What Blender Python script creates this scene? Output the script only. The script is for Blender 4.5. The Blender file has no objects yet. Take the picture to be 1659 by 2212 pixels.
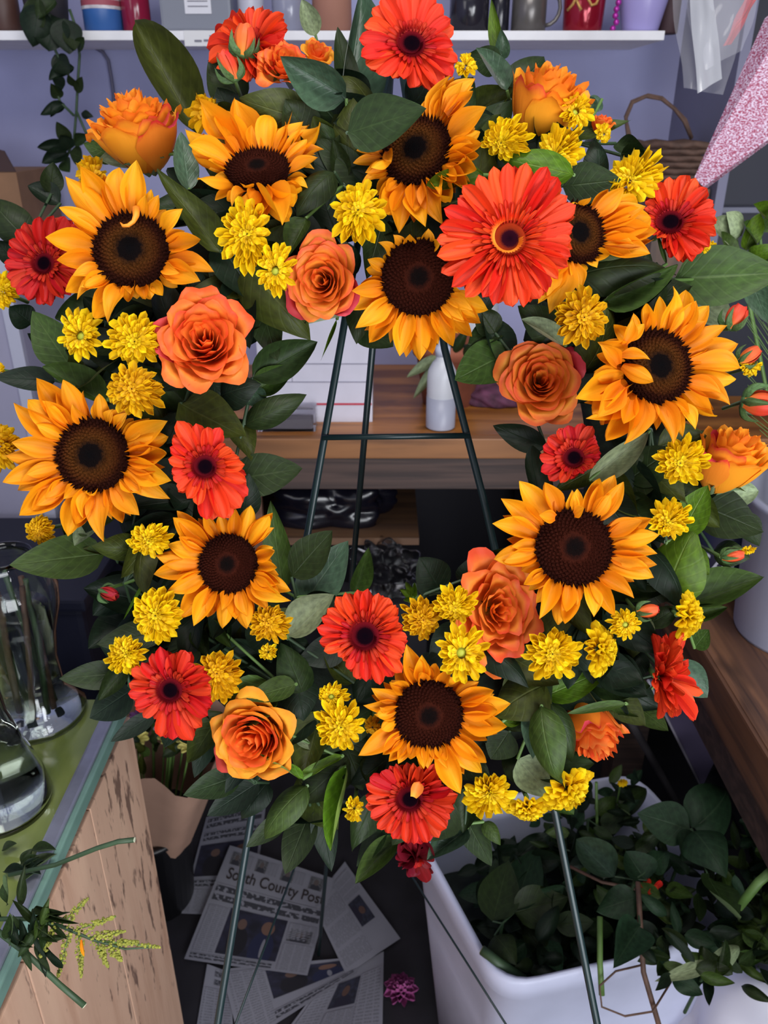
import bpy, bmesh, math, random
from mathutils import Vector, Matrix, Quaternion
rnd = random.Random(7)
PI = math.pi
sc = bpy.context.scene
COL = sc.collection

# ------------------------------------------------------------ camera
FPX, CX, CY = 1736.0, 829.5, 1106.0
PITCH = math.radians(26)
CAM = Vector((0, 0, 1.55))
FW = Vector((0, math.cos(PITCH), -math.sin(PITCH)))
UP = Vector((0, math.sin(PITCH), math.cos(PITCH)))
RT = Vector((1, 0, 0))
cam_data = bpy.data.cameras.new('camera')
cam_data.sensor_fit = 'VERTICAL'
cam_data.sensor_height = 36
cam_data.lens = FPX / 2212 * 36
cam_data.clip_start = 0.01
cam_data.dof.use_dof = True
cam_data.dof.focus_distance = 0.645
cam_data.dof.aperture_fstop = 13
cam = bpy.data.objects.new('camera', cam_data)
cam.location = CAM
cam.rotation_euler = (PI / 2 - PITCH, 0, 0)
COL.objects.link(cam)
sc.camera = cam

# ------------------------------------------------------------ light
sc.view_settings.view_transform = 'Standard'
sc.view_settings.look = 'None'
sc.view_settings.gamma = 1
sc.view_settings.use_curve_mapping = False
sc.view_settings.exposure = 0.0
wd = bpy.data.worlds.new('world')
sc.world = wd
wd.use_nodes = True
bg = wd.node_tree.nodes['Background']
bg.inputs[0].default_value = (0.62, 0.70, 1.0, 1)
bg.inputs[1].default_value = 0.36

def area_light(name, loc, target, sx, sy, power, color):
    l = bpy.data.lights.new(name, 'AREA')
    l.shape = 'RECTANGLE'
    l.size = sx
    l.size_y = sy
    l.energy = power
    l.color = color
    o = bpy.data.objects.new(name, l)
    o.location = loc
    o.rotation_euler = (Vector(target) - Vector(loc)).to_track_quat('-Z', 'Y').to_euler()
    COL.objects.link(o)
    return o
# shop window behind the photographer, ceiling lamp, side windows left and right
area_light('shop_window_light', (0.75, -1.9, 1.0), (0, 0.7, 0.95), 2.2, 1.3, 78, (0.93, 0.96, 1.0))
area_light('left_window_light', (-1.7, -0.7, 2.1), (-0.1, 0.7, 1.2), 1.0, 1.2, 10, (1.0, 0.98, 0.96))
area_light('ceiling_light', (0.05, 0.05, 2.85), (0.0, 0.6, 1.2), 1.2, 0.5, 27, (1.0, 0.97, 0.94))
area_light('side_window_light', (1.36, -0.7, 1.4), (-0.3, 0.7, 0.7), 0.9, 1.0, 42, (0.92, 0.95, 1.0))

# ------------------------------------------------------------ pixel helpers (real depth in metres along the view axis)
def P(px, py, d):
    return CAM + ((px - CX) / FPX * RT + (CY - py) / FPX * UP + FW) * d
def ray(px, py):
    return (px - CX) / FPX * RT + (CY - py) / FPX * UP + FW
def onZ(px, py, z):
    r = ray(px, py)
    return CAM + r * ((z - CAM.z) / r.z)
def onY(px, py, y):
    r = ray(px, py)
    return CAM + r * (y / r.y)
def onX(px, py, x):
    r = ray(px, py)
    return CAM + r * (x / r.x)

# ------------------------------------------------------------ object helpers
def empty(name, loc, label=None, cat=None, group=None, mat=None):
    o = bpy.data.objects.new(name, None)
    COL.objects.link(o)
    o.empty_display_size = 0.02
    if mat is not None:
        o.matrix_world = mat
    else:
        o.location = loc
    tag(o, label, cat, group)
    return o
def tag(o, label=None, cat=None, group=None, kind=None):
    if label: o['label'] = label
    if cat: o['category'] = cat
    if group: o['group'] = group
    if kind: o['kind'] = kind
    return o
def link(name, me, parent=None, M=None):
    o = bpy.data.objects.new(name, me)
    COL.objects.link(o)
    if parent is not None: o.parent = parent
    if M is not None: o.matrix_basis = M
    return o
def wm(o):
    return o.matrix_basis if o.parent is None else wm(o.parent) @ o.matrix_basis
def mesh_from(name, verts, faces, mat=None, uvs=None, smooth=True):
    me = bpy.data.meshes.new(name)
    me.from_pydata([tuple(v) for v in verts], [], faces)
    if uvs is not None:
        ul = me.uv_layers.new(name='UVMap')
        li = 0
        data = []
        for f in faces:
            for i in f:
                data.extend(uvs[i])
        ul.data.foreach_set('uv', data)
    if smooth:
        me.polygons.foreach_set('use_smooth', [True] * len(me.polygons))
    if mat: me.materials.append(mat)
    me.update()
    return me
def grid_mesh(name, nu, nv, fn, mat):
    vs, uv = [], []
    for j in range(nv + 1):
        for i in range(nu + 1):
            u, v = i / nu, j / nv
            vs.append(fn(u, v)); uv.append((u, v))
    fs = []
    for j in range(nv):
        for i in range(nu):
            a = j * (nu + 1) + i
            fs.append((a, a + 1, a + nu + 2, a + nu + 1))
    return mesh_from(name, vs, fs, mat, uv)
class MB:
    """collects shapes into one mesh"""
    def __init__(s): s.bm = bmesh.new()
    def box(s, c, size, rot=None, bevel=0.0):
        r = bmesh.ops.create_cube(s.bm, size=1)
        M = Matrix.Translation(Vector(c)) @ (rot.to_4x4() if rot is not None else Matrix()) @ Matrix.Diagonal((size[0], size[1], size[2], 1))
        bmesh.ops.transform(s.bm, matrix=M, verts=r['verts'])
        if bevel:
            es = list({e for v in r['verts'] for e in v.link_edges})
            bmesh.ops.bevel(s.bm, geom=es, offset=bevel, segments=2, affect='EDGES', profile=0.7)
        return s
    def tube(s, pts, r, n=8, caps=True):
        pts = [Vector(p) for p in pts]
        rs = r if isinstance(r, (list, tuple)) else [r] * len(pts)
        rings = []
        prev = None
        for i, p in enumerate(pts):
            t = (pts[min(i + 1, len(pts) - 1)] - pts[max(i - 1, 0)]).normalized()
            if prev is None:
                a = Vector((0, 0, 1)) if abs(t.z) < 0.9 else Vector((1, 0, 0))
                x = t.cross(a).normalized()
            else:
                x = (prev - t * prev.dot(t)).normalized()
            prev = x
            y = t.cross(x)
            rings.append([s.bm.verts.new(p + (x * math.cos(k * 2 * PI / n) + y * math.sin(k * 2 * PI / n)) * rs[i]) for k in range(n)])
        for a, b in zip(rings, rings[1:]):
            for k in range(n):
                f = s.bm.faces.new((a[k], a[(k + 1) % n], b[(k + 1) % n], b[k])); f.smooth = True
        if caps:
            s.bm.faces.new(list(reversed(rings[0]))); s.bm.faces.new(rings[-1])
        return s
    def lathe(s, prof, c=(0, 0, 0), n=32, sx=1, sy=1):
        c = Vector(c)
        rings = []
        for r, z in prof:
            rings.append([s.bm.verts.new(c + Vector((r * sx * math.cos(k * 2 * PI / n), r * sy * math.sin(k * 2 * PI / n), z))) for k in range(n)])
        for a, b in zip(rings, rings[1:]):
            for k in range(n):
                f = s.bm.faces.new((a[k], a[(k + 1) % n], b[(k + 1) % n], b[k])); f.smooth = True
        return s
    def fill(s, pts):
        s.bm.faces.new([s.bm.verts.new(Vector(p)) for p in pts]); return s
    def prism(s, pts, off):
        a = [s.bm.verts.new(Vector(p)) for p in pts]
        b = [s.bm.verts.new(Vector(p) + Vector(off)) for p in pts]
        s.bm.faces.new(a); s.bm.faces.new(list(reversed(b)))
        for i in range(len(a)):
            j = (i + 1) % len(a)
            s.bm.faces.new((a[i], b[i], b[j], a[j]))
        return s
    def build(s, name, mat, parent=None, M=None, world=False):
        bmesh.ops.recalc_face_normals(s.bm, faces=s.bm.faces[:])
        me = bpy.data.meshes.new(name)
        s.bm.to_mesh(me); s.bm.free()
        if mat: me.materials.append(mat)
        if world and parent is not None:   # geometry was given in world space
            me.transform(wm(parent).inverted())
        return link(name, me, parent, M)
def span(base, tip, normal, width, zs=None):
    base, tip = Vector(base), Vector(tip)
    y = tip - base
    L = max(y.length, 1e-5)
    y = y / L
    x = y.cross(Vector(normal))
    if x.length < 1e-4: x = y.orthogonal()
    x.normalize()
    z = x.cross(y)
    zs = L if zs is None else zs
    return Matrix(((x.x * width, y.x * L, z.x * zs, base.x), (x.y * width, y.y * L, z.y * zs, base.y), (x.z * width, y.z * L, z.z * zs, base.z), (0, 0, 0, 1)))

# ------------------------------------------------------------ materials
def srgb(r, g, b):
    def f(c):
        c /= 255
        return c / 12.92 if c <= 0.04045 else ((c + 0.055) / 1.055) ** 2.4
    return (f(r), f(g), f(b), 1)
class N:
    def __init__(s, name):
        s.m = bpy.data.materials.new(name); s.m.use_nodes = True
        s.t = s.m.node_tree; s.b = s.t.nodes['Principled BSDF']; s.out = s.t.nodes['Material Output']
    def n(s, typ, **kw):
        x = s.t.nodes.new(typ)
        for k, v in kw.items(): setattr(x, k, v)
        return x
    def l(s, a, b): s.t.links.new(a, b)
    def set(s, **kw):
        for k, v in kw.items(): s.b.inputs[k.replace('_', ' ')].default_value = v
        return s
    def uv(s):
        tc = s.n('ShaderNodeTexCoord'); sep = s.n('ShaderNodeSeparateXYZ')
        s.l(tc.outputs['UV'], sep.inputs[0]); return tc.outputs['UV'], sep.outputs[0], sep.outputs[1]
    def obj(s):
        return s.n('ShaderNodeTexCoord').outputs['Object']
    def ramp(s, fac, stops):
        r = s.n('ShaderNodeValToRGB')
        e = r.color_ramp.elements
        while len(e) < len(stops): e.new(0.5)
        for x, (p, c) in zip(e, stops): x.position = p; x.color = c
        s.l(fac, r.inputs[0]); return r.outputs[0]
    def noise(s, vec, scale, detail=3, rough=0.5, out=0):
        x = s.n('ShaderNodeTexNoise'); x.inputs['Scale'].default_value = scale; x.inputs['Detail'].default_value = detail; x.inputs['Roughness'].default_value = rough
        if vec is not None: s.l(vec, x.inputs['Vector'])
        return x.outputs[out]
    def mapping(s, vec, scale=(1, 1, 1), rot=(0, 0, 0)):
        x = s.n('ShaderNodeMapping'); x.inputs['Scale'].default_value = scale; x.inputs['Rotation'].default_value = rot
        s.l(vec, x.inputs[0]); return x.outputs[0]
    def math(s, op, a, b=None, c=None):
        x = s.n('ShaderNodeMath', operation=op)
        for i, v in enumerate((a, b, c)):
            if v is None: continue
            if isinstance(v, (int, float)): x.inputs[i].default_value = v
            else: s.l(v, x.inputs[i])
        return x.outputs[0]
    def mix(s, fac, a, b, mode='MIX'):
        x = s.n('ShaderNodeMix', data_type='RGBA', blend_type=mode)
        for sock, v in ((x.inputs[0], fac), (x.inputs[6], a), (x.inputs[7], b)):
            if isinstance(v, (int, float)): sock.default_value = v
            elif isinstance(v, tuple): sock.default_value = v
            else: s.l(v, sock)
        return x.outputs[2]
    def bump(s, h, strength=0.3, dist=0.001):
        x = s.n('ShaderNodeBump'); x.inputs['Strength'].default_value = strength; x.inputs['Distance'].default_value = dist
        s.l(h, x.inputs['Height']); s.l(x.outputs[0], s.b.inputs['Normal']); return x.outputs[0]
    def color(s, c):
        s.l(c, s.b.inputs['Base Color']); return s
    def vary(s, col, hue=0.02, val=0.25):
        oi = s.n('ShaderNodeObjectInfo'); h = s.n('ShaderNodeHueSaturation')
        s.l(s.math('MULTIPLY_ADD', oi.outputs['Random'], hue * 2, 0.5 - hue), h.inputs['Hue'])
        s.l(s.math('MULTIPLY_ADD', oi.outputs['Random'], val, 1 - val / 2), h.inputs['Value'])
        s.l(col, h.inputs['Color']); return h.outputs[0]
    def translucent(s, col, fac):
        t = s.n('ShaderNodeBsdfTranslucent'); mx = s.n('ShaderNodeMixShader')
        s.l(col, t.inputs[0]); mx.inputs[0].default_value = fac
        s.l(s.b.outputs[0], mx.inputs[1]); s.l(t.outputs[0], mx.inputs[2]); s.l(mx.outputs[0], s.out.inputs[0]); return s
def plain(name, rgb, rough=0.5, metal=0.0, noise=0.0, nscale=30, bump=0.0):
    k = N(name); k.set(Roughness=rough, Metallic=metal)
    c = srgb(*rgb)
    if noise:
        f = k.noise(k.obj(), nscale, 4)
        k.color(k.ramp(f, [(0.3, tuple(x * (1 - noise) for x in c[:3]) + (1,)), (0.7, tuple(min(1, x * (1 + noise)) for x in c[:3]) + (1,))]))
        if bump: k.bump(f, bump, 0.003)
    else:
        k.b.inputs['Base Color'].default_value = c
    return k.m

def petal_mat(name, base, mid, tip, streak=0.25, nstreak=7, hue=0.012, val=0.22, trans=0.22, rough=0.55, back=None):
    k = N(name); k.set(Roughness=rough)
    k.b.inputs['Specular IOR Level'].default_value = 0.25
    uv, u, v = k.uv()
    col = k.ramp(v, [(0.0, srgb(*base)), (0.45, srgb(*mid)), (1.0, srgb(*tip))])
    w = k.math('SINE', k.math('MULTIPLY', u, nstreak * 2 * PI))
    fine = k.noise(k.mapping(uv, (26, 1.5, 1)), 1.0, 2)
    f = k.math('ADD', k.math('MULTIPLY', w, 0.5), fine)
    dark = k.mix(1.0, col, (1 - streak, 1 - streak * 1.3, 1 - streak * 1.3, 1), 'MULTIPLY')
    col = k.mix(k.math('MULTIPLY', k.math('SUBTRACT', f, 0.35), 0.8), dark, col)
    if back is not None:
        g = k.n('ShaderNodeNewGeometry')
        bc = k.ramp(v, [(0.0, srgb(*back[0])), (0.55, srgb(*back[1])), (1.0, srgb(*back[2]))])
        col = k.mix(g.outputs['Backfacing'], col, bc)
    col = k.vary(col, hue, val)
    k.color(col); k.bump(f, 0.35, 0.0006)
    k.translucent(col, trans)
    return k.m
def leaf_mat(name, top, rib, under, rough=0.5, val=0.34, rel=0.45):
    k = N(name); k.set(Roughness=rough)
    k.b.inputs['Specular IOR Level'].default_value = 0.24
    uv, u, v = k.uv()
    du = k.math('ABSOLUTE', k.math('SUBTRACT', u, 0.5))
    ribf = k.math('SUBTRACT', 1.0, k.math('MINIMUM', k.math('MULTIPLY', du, 38), 1.0))
    # side veins sweep towards the tip
    sv = k.math('SINE', k.math('MULTIPLY', k.math('SUBTRACT', v, k.math('MULTIPLY', du, 0.55)), 46))
    svf = k.math('MAXIMUM', k.math('SUBTRACT', k.math('MULTIPLY', k.math('ADD', sv, 1.0), 0.5), 0.86), 0.0)
    svf = k.math('MULTIPLY', svf, 2.6)
    fine = k.noise(uv, 9, 4)
    col = k.ramp(fine, [(0.3, srgb(*[c * 0.82 for c in top])), (0.7, srgb(*[min(255, c * 1.12) for c in top]))])
    g = k.n('ShaderNodeNewGeometry')
    col = k.mix(g.outputs['Backfacing'], col, srgb(*under))
    f = k.math('MINIMUM', k.math('ADD', k.math('MULTIPLY', ribf, 0.85), k.math('MULTIPLY', svf, 0.45)), 1.0)
    col = k.mix(k.math('MULTIPLY', f, 0.6), col, srgb(*rib))
    col = k.vary(col, 0.012, val)
    k.color(col)
    h = k.math('ADD', k.math('MULTIPLY', f, -1.0), k.math('MULTIPLY', fine, 0.4))
    k.bump(h, rel, 0.0012)
    k.translucent(col, 0.14)
    return k.m
def wood_mat(name, a, b, scale=(3, 40, 40), knots=True, rough=0.55, ring=6):
    k = N(name); k.set(Roughness=rough)
    o = k.obj()
    mp = k.mapping(o, scale)
    f = k.noise(mp, 1.0, 6, 0.6)
    f2 = k.noise(k.mapping(o, tuple(s * 0.35 for s in scale)), 1.0, 3, 0.5)
    w = k.math('SINE', k.math('MULTIPLY', k.math('ADD', f2, k.math('MULTIPLY', f, 0.25)), ring * 6))
    f = k.math('ADD', k.math('MULTIPLY', w, 0.18), f)
    col = k.ramp(f, [(0.25, srgb(*a)), (0.75, srgb(*b))])
    if knots:
        kn = k.noise(k.mapping(o, tuple(7 + s * 0.35 for s in scale)), 1.0, 2)
        col = k.mix(k.math('MULTIPLY', k.math('MAXIMUM', k.math('SUBTRACT', kn, 0.62), 0.0), 5.0), col, srgb(*[c * 0.42 for c in a]))
    k.color(col); k.bump(f, 0.15, 0.002)
    return k.m

def glass_mat(name, col, rough=0.02, ior=1.45):
    k = N(name); k.set(Roughness=rough, IOR=ior)
    k.b.inputs['Transmission Weight'].default_value = 1.0
    k.b.inputs['Base Color'].default_value = col
    return k.m

M = {}
M['sun'] = petal_mat('sunflower_petal', (232, 128, 8), (250, 160, 14), (254, 176, 24), 0.13, 3.5, 0.008, 0.16, 0.32)
M['gerb'] = petal_mat('gerbera_petal', (206, 40, 16), (240, 62, 26), (244, 74, 34), 0.22, 3, 0.006, 0.2)
M['gerb_red'] = petal_mat('gerbera_petal_red', (160, 22, 14), (206, 38, 24), (214, 44, 28), 0.25, 3, 0.006, 0.2)
M['mum'] = petal_mat('chrysanthemum_petal', (222, 176, 6), (246, 208, 12), (254, 224, 26), 0.14, 2, 0.008, 0.16)
M['mum_in'] = petal_mat('chrysanthemum_inner_petal', (196, 164, 8), (234, 198, 12), (246, 214, 22), 0.14, 2, 0.01, 0.2)
M['mum_deep'] = petal_mat('chrysanthemum_deep_petal', (206, 142, 6), (230, 174, 12), (240, 196, 20), 0.14, 2, 0.008, 0.2)
def rose_mat(name, inner, outer):
    """(base, face, rim) of the petal's inner face, the same of its outer face"""
    k = N(name); k.set(Roughness=0.5); k.b.inputs['Specular IOR Level'].default_value = 0.25
    uv, u, v = k.uv()
    nz = k.noise(uv, 5, 3)
    vv = k.math('ADD', v, k.math('MULTIPLY', k.math('SUBTRACT', nz, 0.5), 0.22))
    def rp(c): return k.ramp(vv, [(0.0, srgb(*c[0])), (0.45, srgb(*c[1])), (0.84, srgb(*c[1])), (0.97, srgb(*c[2]))])
    g = k.n('ShaderNodeNewGeometry')
    col = k.mix(g.outputs['Backfacing'], rp(outer), rp(inner))
    col = k.vary(col, 0.010, 0.14); k.color(col)
    k.bump(k.noise(k.mapping(uv, (22, 2, 1)), 1.0, 2), 0.25, 0.0008)
    k.translucent(col, 0.30); return k.m
M['rose_orange'] = rose_mat('rose_petal_orange', ((244, 130, 40), (242, 116, 42), (250, 142, 66)), ((252, 180, 66), (244, 138, 54), (238, 100, 44)))
M['rose_peach'] = rose_mat('rose_petal_peach', ((232, 118, 36), (246, 156, 46), (228, 98, 40)), ((252, 190, 80), (246, 160, 60), (232, 104, 50)))
M['rose_yellow'] = rose_mat('rose_petal_yellow', ((246, 150, 36), (248, 164, 40), (240, 130, 34)), ((252, 190, 76), (252, 184, 58), (246, 150, 40)))
M['rose_blush'] = rose_mat('rose_petal_blush', ((250, 180, 60), (248, 150, 40), (226, 80, 50)), ((226, 120, 50), (186, 52, 40), (200, 60, 60)))
M['bud'] = petal_mat('rose_bud_petal', (246, 150, 60), (236, 104, 52), (226, 84, 50), 0.12, 4, 0.012, 0.2, 0.2, 0.5)
M['bud_red'] = petal_mat('rose_bud_petal_red', (190, 50, 50), (180, 40, 44), (170, 34, 44), 0.12, 4, 0.012, 0.2, 0.2, 0.5)
M['leaf_d'] = leaf_mat('leaf_dark', (36, 50, 22), (62, 78, 44), (84, 100, 66))
M['leaf_m'] = leaf_mat('leaf_mid', (54, 74, 28), (92, 112, 60), (110, 124, 86))
M['leaf_b'] = leaf_mat('leaf_bluish', (62, 84, 64), (96, 118, 96), (168, 186, 168), 0.3)
M['leaf_y'] = leaf_mat('leaf_bright', (70, 100, 16), (120, 144, 60), (122, 144, 66))
M['leaf_o'] = leaf_mat('leaf_olive', (56, 64, 20), (90, 98, 50), (104, 114, 70))
M['leaf_p'] = leaf_mat('leaf_pale', (134, 148, 112), (160, 172, 138), (154, 168, 132), 0.5)
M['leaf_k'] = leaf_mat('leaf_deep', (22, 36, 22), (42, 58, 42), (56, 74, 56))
M['leaf_g'] = leaf_mat('leaf_rose', (34, 56, 36), (62, 84, 58), (88, 104, 82), 0.55)
M['stem'] = plain('stem_green', (86, 116, 56), 0.5, 0, 0.2, 60)
M['stem_d'] = plain('stem_dark_green', (48, 70, 44), 0.55, 0, 0.2, 60)
M['sepal'] = leaf_mat('sepal', (74, 102, 58), (96, 120, 74), (110, 130, 92), 0.5)
M['twig'] = plain('twig_brown', (86, 62, 50), 0.65, 0, 0.3, 80)
def disc_mat(ringed):
    k = N('sunflower_disc_ringed' if ringed else 'sunflower_disc_plain'); k.set(Roughness=0.9); k.b.inputs['Specular IOR Level'].default_value = 0.03
    o = k.obj()
    sep = k.n('ShaderNodeSeparateXYZ'); k.l(o, sep.inputs[0])
    r = k.math('SQRT', k.math('ADD', k.math('POWER', sep.outputs[0], 2.0), k.math('POWER', sep.outputs[1], 2.0)))
    oi = k.n('ShaderNodeObjectInfo')
    nz = k.noise(o, 14, 3)
    r2 = k.math('ADD', r, k.math('MULTIPLY', k.math('SUBTRACT', nz, 0.5), 0.16))
    col = k.ramp(r2, [(0.0, srgb(10, 9, 11)), (0.30, srgb(16, 10, 10)), (0.50, srgb(88, 50, 20)), (0.68, srgb(78, 40, 17)), (0.80, srgb(48, 20, 12)), (1.0, srgb(34, 13, 10))])
    plain_c = k.ramp(r2, [(0.0, srgb(14, 10, 10)), (0.20, srgb(20, 11, 10)), (0.36, srgb(60, 24, 15)), (0.8, srgb(52, 20, 13)), (1.0, srgb(36, 14, 10))])
    col = col if ringed else plain_c
    k.color(col); k.bump(k.noise(o, 40, 2), 0.6, 0.02)
    return k.m
M['disc'], M['disc_plain'] = disc_mat(True), disc_mat(False)
def radial_mat(name, stops, rough=0.7):
    k = N(name); k.set(Roughness=rough); k.b.inputs['Specular IOR Level'].default_value = 0.0
    o = k.obj(); sep = k.n('ShaderNodeSeparateXYZ'); k.l(o, sep.inputs[0])
    r = k.math('SQRT', k.math('ADD', k.math('POWER', sep.outputs[0], 2.0), k.math('POWER', sep.outputs[1], 2.0)))
    nz = k.noise(o, 30, 2)
    r = k.math('ADD', r, k.math('MULTIPLY', k.math('SUBTRACT', nz, 0.5), 0.2))
    k.color(k.ramp(r, [(p, srgb(*c)) for p, c in stops])); return k.m
M['gdisc'] = radial_mat('gerbera_disc_dark', [(0, (8, 4, 9)), (0.42, (14, 4, 9)), (0.56, (70, 10, 18)), (0.8, (96, 14, 20)), (1, (150, 24, 18))])
M['gdisc_o'] = radial_mat('gerbera_disc_orange', [(0, (22, 6, 16)), (0.36, (40, 9, 18)), (0.44, (226, 130, 40)), (0.75, (240, 150, 52)), (0.9, (236, 90, 36)), (1, (232, 56, 24))])
M['gdisc_ob'] = radial_mat('gerbera_disc_orange_base', [(0, (20, 5, 14)), (0.36, (36, 8, 18)), (0.5, (110, 34, 14)), (0.8, (140, 40, 18)), (1, (200, 48, 20))])
M['mumeye'] = plain('chrysanthemum_eye', (150, 156, 30), 0.6, 0, 0.3, 400)

# ------------------------------------------------------------ shared petal, leaf and stem meshes (length 1 along Y, width 1 along X)
def petal_mesh(name, mat, prof, nu=5, nv=9, cup=0.0, bow=0.0, tipz=0.0, twist=0.0, groove=0.0, wav=0.0, ph=0.0):
    def fn(u, v):
        s = (u - 0.5) * 2
        w = prof(v)
        x = s * w * 0.5
        z = cup * (s * s - 0.4) * w + bow * 4 * v * (1 - v) + tipz * max(0, v - 0.72) ** 2 * 12 + groove * math.cos(s * 2.5 * PI) * w * (0.3 + 0.7 * v)
        z += wav * math.sin(v * 7 + ph + s * 1.6) * abs(s)
        a = twist * (v - 0.3)
        x, z = x * math.cos(a) - z * math.sin(a) * 0.3, z + x * math.sin(a)
        return (x, v, z)
    return grid_mesh(name, nu, nv, fn, mat)
def prof_sun(v):
    return (0.42 + 0.58 * math.sin(min(1, v / 0.5) * PI / 2) ** 1.2) * (1 - max(0, (v - 0.42) / 0.58) ** 2.1) + 0.015
def prof_round(v):
    return (0.5 + 0.5 * min(1, v / 0.5)) * math.sqrt(max(0.0, 1 - max(0, (v - 0.70) / 0.30) ** 2.2)) + 0.02
def prof_mum(v):
    return (0.4 + 0.6 * min(1, v / 0.65) ** 1.1) * math.sqrt(max(0.0, 1 - max(0, (v - 0.68) / 0.32) ** 2)) + 0.03
def prof_leaf(v):
    return max(0.0, math.sin(PI * v ** 0.82)) ** 0.78 * (1 - 0.18 * v) * 1.06 + 0.004
def prof_leaf2(v):
    return max(0.0, math.sin(PI * v ** 0.66)) ** 0.85 * 1.0 + 0.004
def prof_sepal(v):
    return (1 - v) ** 0.7 * (0.6 + 0.4 * math.sin(min(1, v * 3) * PI / 2)) + 0.02
SUN = [petal_mesh('sunflower_petal', M['sun'], prof_sun, 6, 10, c, b, t, tw, 0.035, wv, ph) for c, b, t, tw, wv, ph in
       [(0.16, 0.05, 0.0, 0.0, 0.02, 0), (0.26, 0.09, -0.08, 0.3, 0.03, 1), (-0.18, 0.06, 0.05, -0.35, 0.03, 2), (0.3, 0.02, 0.10, 0.15, 0.02, 3), (0.1, 0.13, -0.12, -0.2, 0.05, 4), (0.36, -0.04, 0.14, 0.5, 0.05, 5)]]
GER = [petal_mesh('gerbera_petal', M['gerb'], prof_round, 6, 13, c, b, t, tw, 0.05) for c, b, t, tw in [(0.12, 0.03, 0, 0), (0.2, 0.06, -0.04, 0.15), (-0.08, 0.04, 0.04, -0.15)]]
GERR = []
for g in GER:
    m2 = g.copy(); m2.materials[0] = M['gerb_red']; GERR.append(m2)
MUM = [petal_mesh('chrysanthemum_petal', M['mum'], prof_mum, 4, 7, c, b, t, tw, 0.0) for c, b, t, tw in [(0.34, 0.04, 0.06, 0), (0.3, 0.08, 0.0, 0.2), (0.42, 0.0, 0.1, -0.2)]]
def recolor(ms, mat):
    out = []
    for g in ms:
        c = g.copy(); c.materials[0] = mat; out.append(c)
    return out
MUMI = recolor(MUM, M['mum_in'])
MUMD = recolor(MUM, M['mum_deep'])
LEAFV = {'flat': dict(cup=0.05, bow=0.03, tipz=0.02, wav=0.012), 'fold': dict(cup=0.26, bow=0.05, tipz=-0.03, wav=0.02), 'arch': dict(cup=-0.14, bow=0.12, tipz=-0.08, wav=0.02),
         'wave': dict(cup=0.10, bow=0.02, tipz=0.06, wav=0.05, twist=0.3), 'turn': dict(cup=0.16, bow=0.08, tipz=0.10, wav=0.03, twist=-0.5)}
LEAF = {}
def leaf_mesh(variant, shade, prof='a'):
    key = (variant, shade, prof)
    if key not in LEAF:
        LEAF[key] = petal_mesh('leaf', M['leaf_' + shade], prof_leaf if prof == 'a' else prof_leaf2, 8, 12, **LEAFV[variant])
    return LEAF[key]
SEPAL = petal_mesh('sepal', M['sepal'], prof_sepal, 4, 6, 0.25, 0.06, -0.1)
SEPAL_B = petal_mesh('sepal', M['sepal'], prof_sepal, 4, 7, -0.35, 0.30, 0.05)
def stem_mesh(mat):
    mb = MB(); mb.tube([(0, 0, 0), (0, 0.5, 0.0), (0, 1, 0)], [0.5, 0.46, 0.5], 8)
    me = bpy.data.meshes.new('stem'); mb.bm.to_mesh(me); mb.bm.free(); me.materials.append(mat); return me
STEM = stem_mesh(M['stem']); STEMD = stem_mesh(M['stem_d']); TWIG = stem_mesh(M['twig'])
def add_stem(parent, a, b, w, me=None, name='stem'):
    return link(name, me or STEM, parent, span(a, b, (0.3, 0.2, 1), w, w))
VAR = list(LEAFV)
# ------------------------------------------------------------ the room
def struct(o): o['kind'] = 'structure'; return o
WALL = plain('wall_paint', (150, 152, 188), 0.85, 0, 0.05, 6)
FLOORM = plain('floor_dark', (30, 28, 34), 0.7, 0, 0.4, 14)
DARK = plain('dark_void_shade', (20, 18, 28), 0.8)  # near-black colour stands in for the shadowy space under the bench
WHITE = plain('shelf_white', (222, 222, 226), 0.5, 0, 0.04, 20)
struct(MB().box((-0.2, 0.6, -0.02), (3.4, 5.2, 0.04)).build('floor', FLOORM))
WY_ = 2.15
struct(MB().box((0, WY_ + 0.04, 1.3), (4.2, 0.08, 2.64)).build('wall_back', WALL))
struct(MB().box((-1.85, 0.6, 1.3), (0.08, 5.2, 2.64)).build('wall_left', WALL))
struct(MB().box((1.45, 0.6, 1.3), (0.06, 5.2, 2.64)).build('wall_right', plain('wall_dark_blue', (34, 36, 54), 0.8)))
struct(MB().box((-0.2, 0.6, 2.96), (3.4, 5.2, 0.06)).build('ceiling', plain('ceiling_paint', (190, 188, 190), 0.9)))
# side panel of the shelf recess
struct(MB().box((0.70, 1.97, 1.62), (0.02, 0.36, 1.26), None, 0.002).build('trim_1', plain('recess_panel', (112, 112, 134), 0.7)))

dc = empty('dark_cabinet', (1.06, 2.0, 0), 'dark navy cabinet in the back right corner behind the speckled wrapping paper', 'cabinet')
NV = plain('cabinet_navy', (26, 28, 44), 0.6)
MB().box((1.065, 2.0, 1.05), (0.70, 0.26, 2.10), None, 0.004).build('cabinet_body', NV, dc, None, True)
MB().box((1.065, 1.86, 1.375), (0.70, 0.03, 0.012), None, 0.002).build('ledge', plain('ledge_grey', (96, 98, 116), 0.5), dc, None, True)
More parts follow.
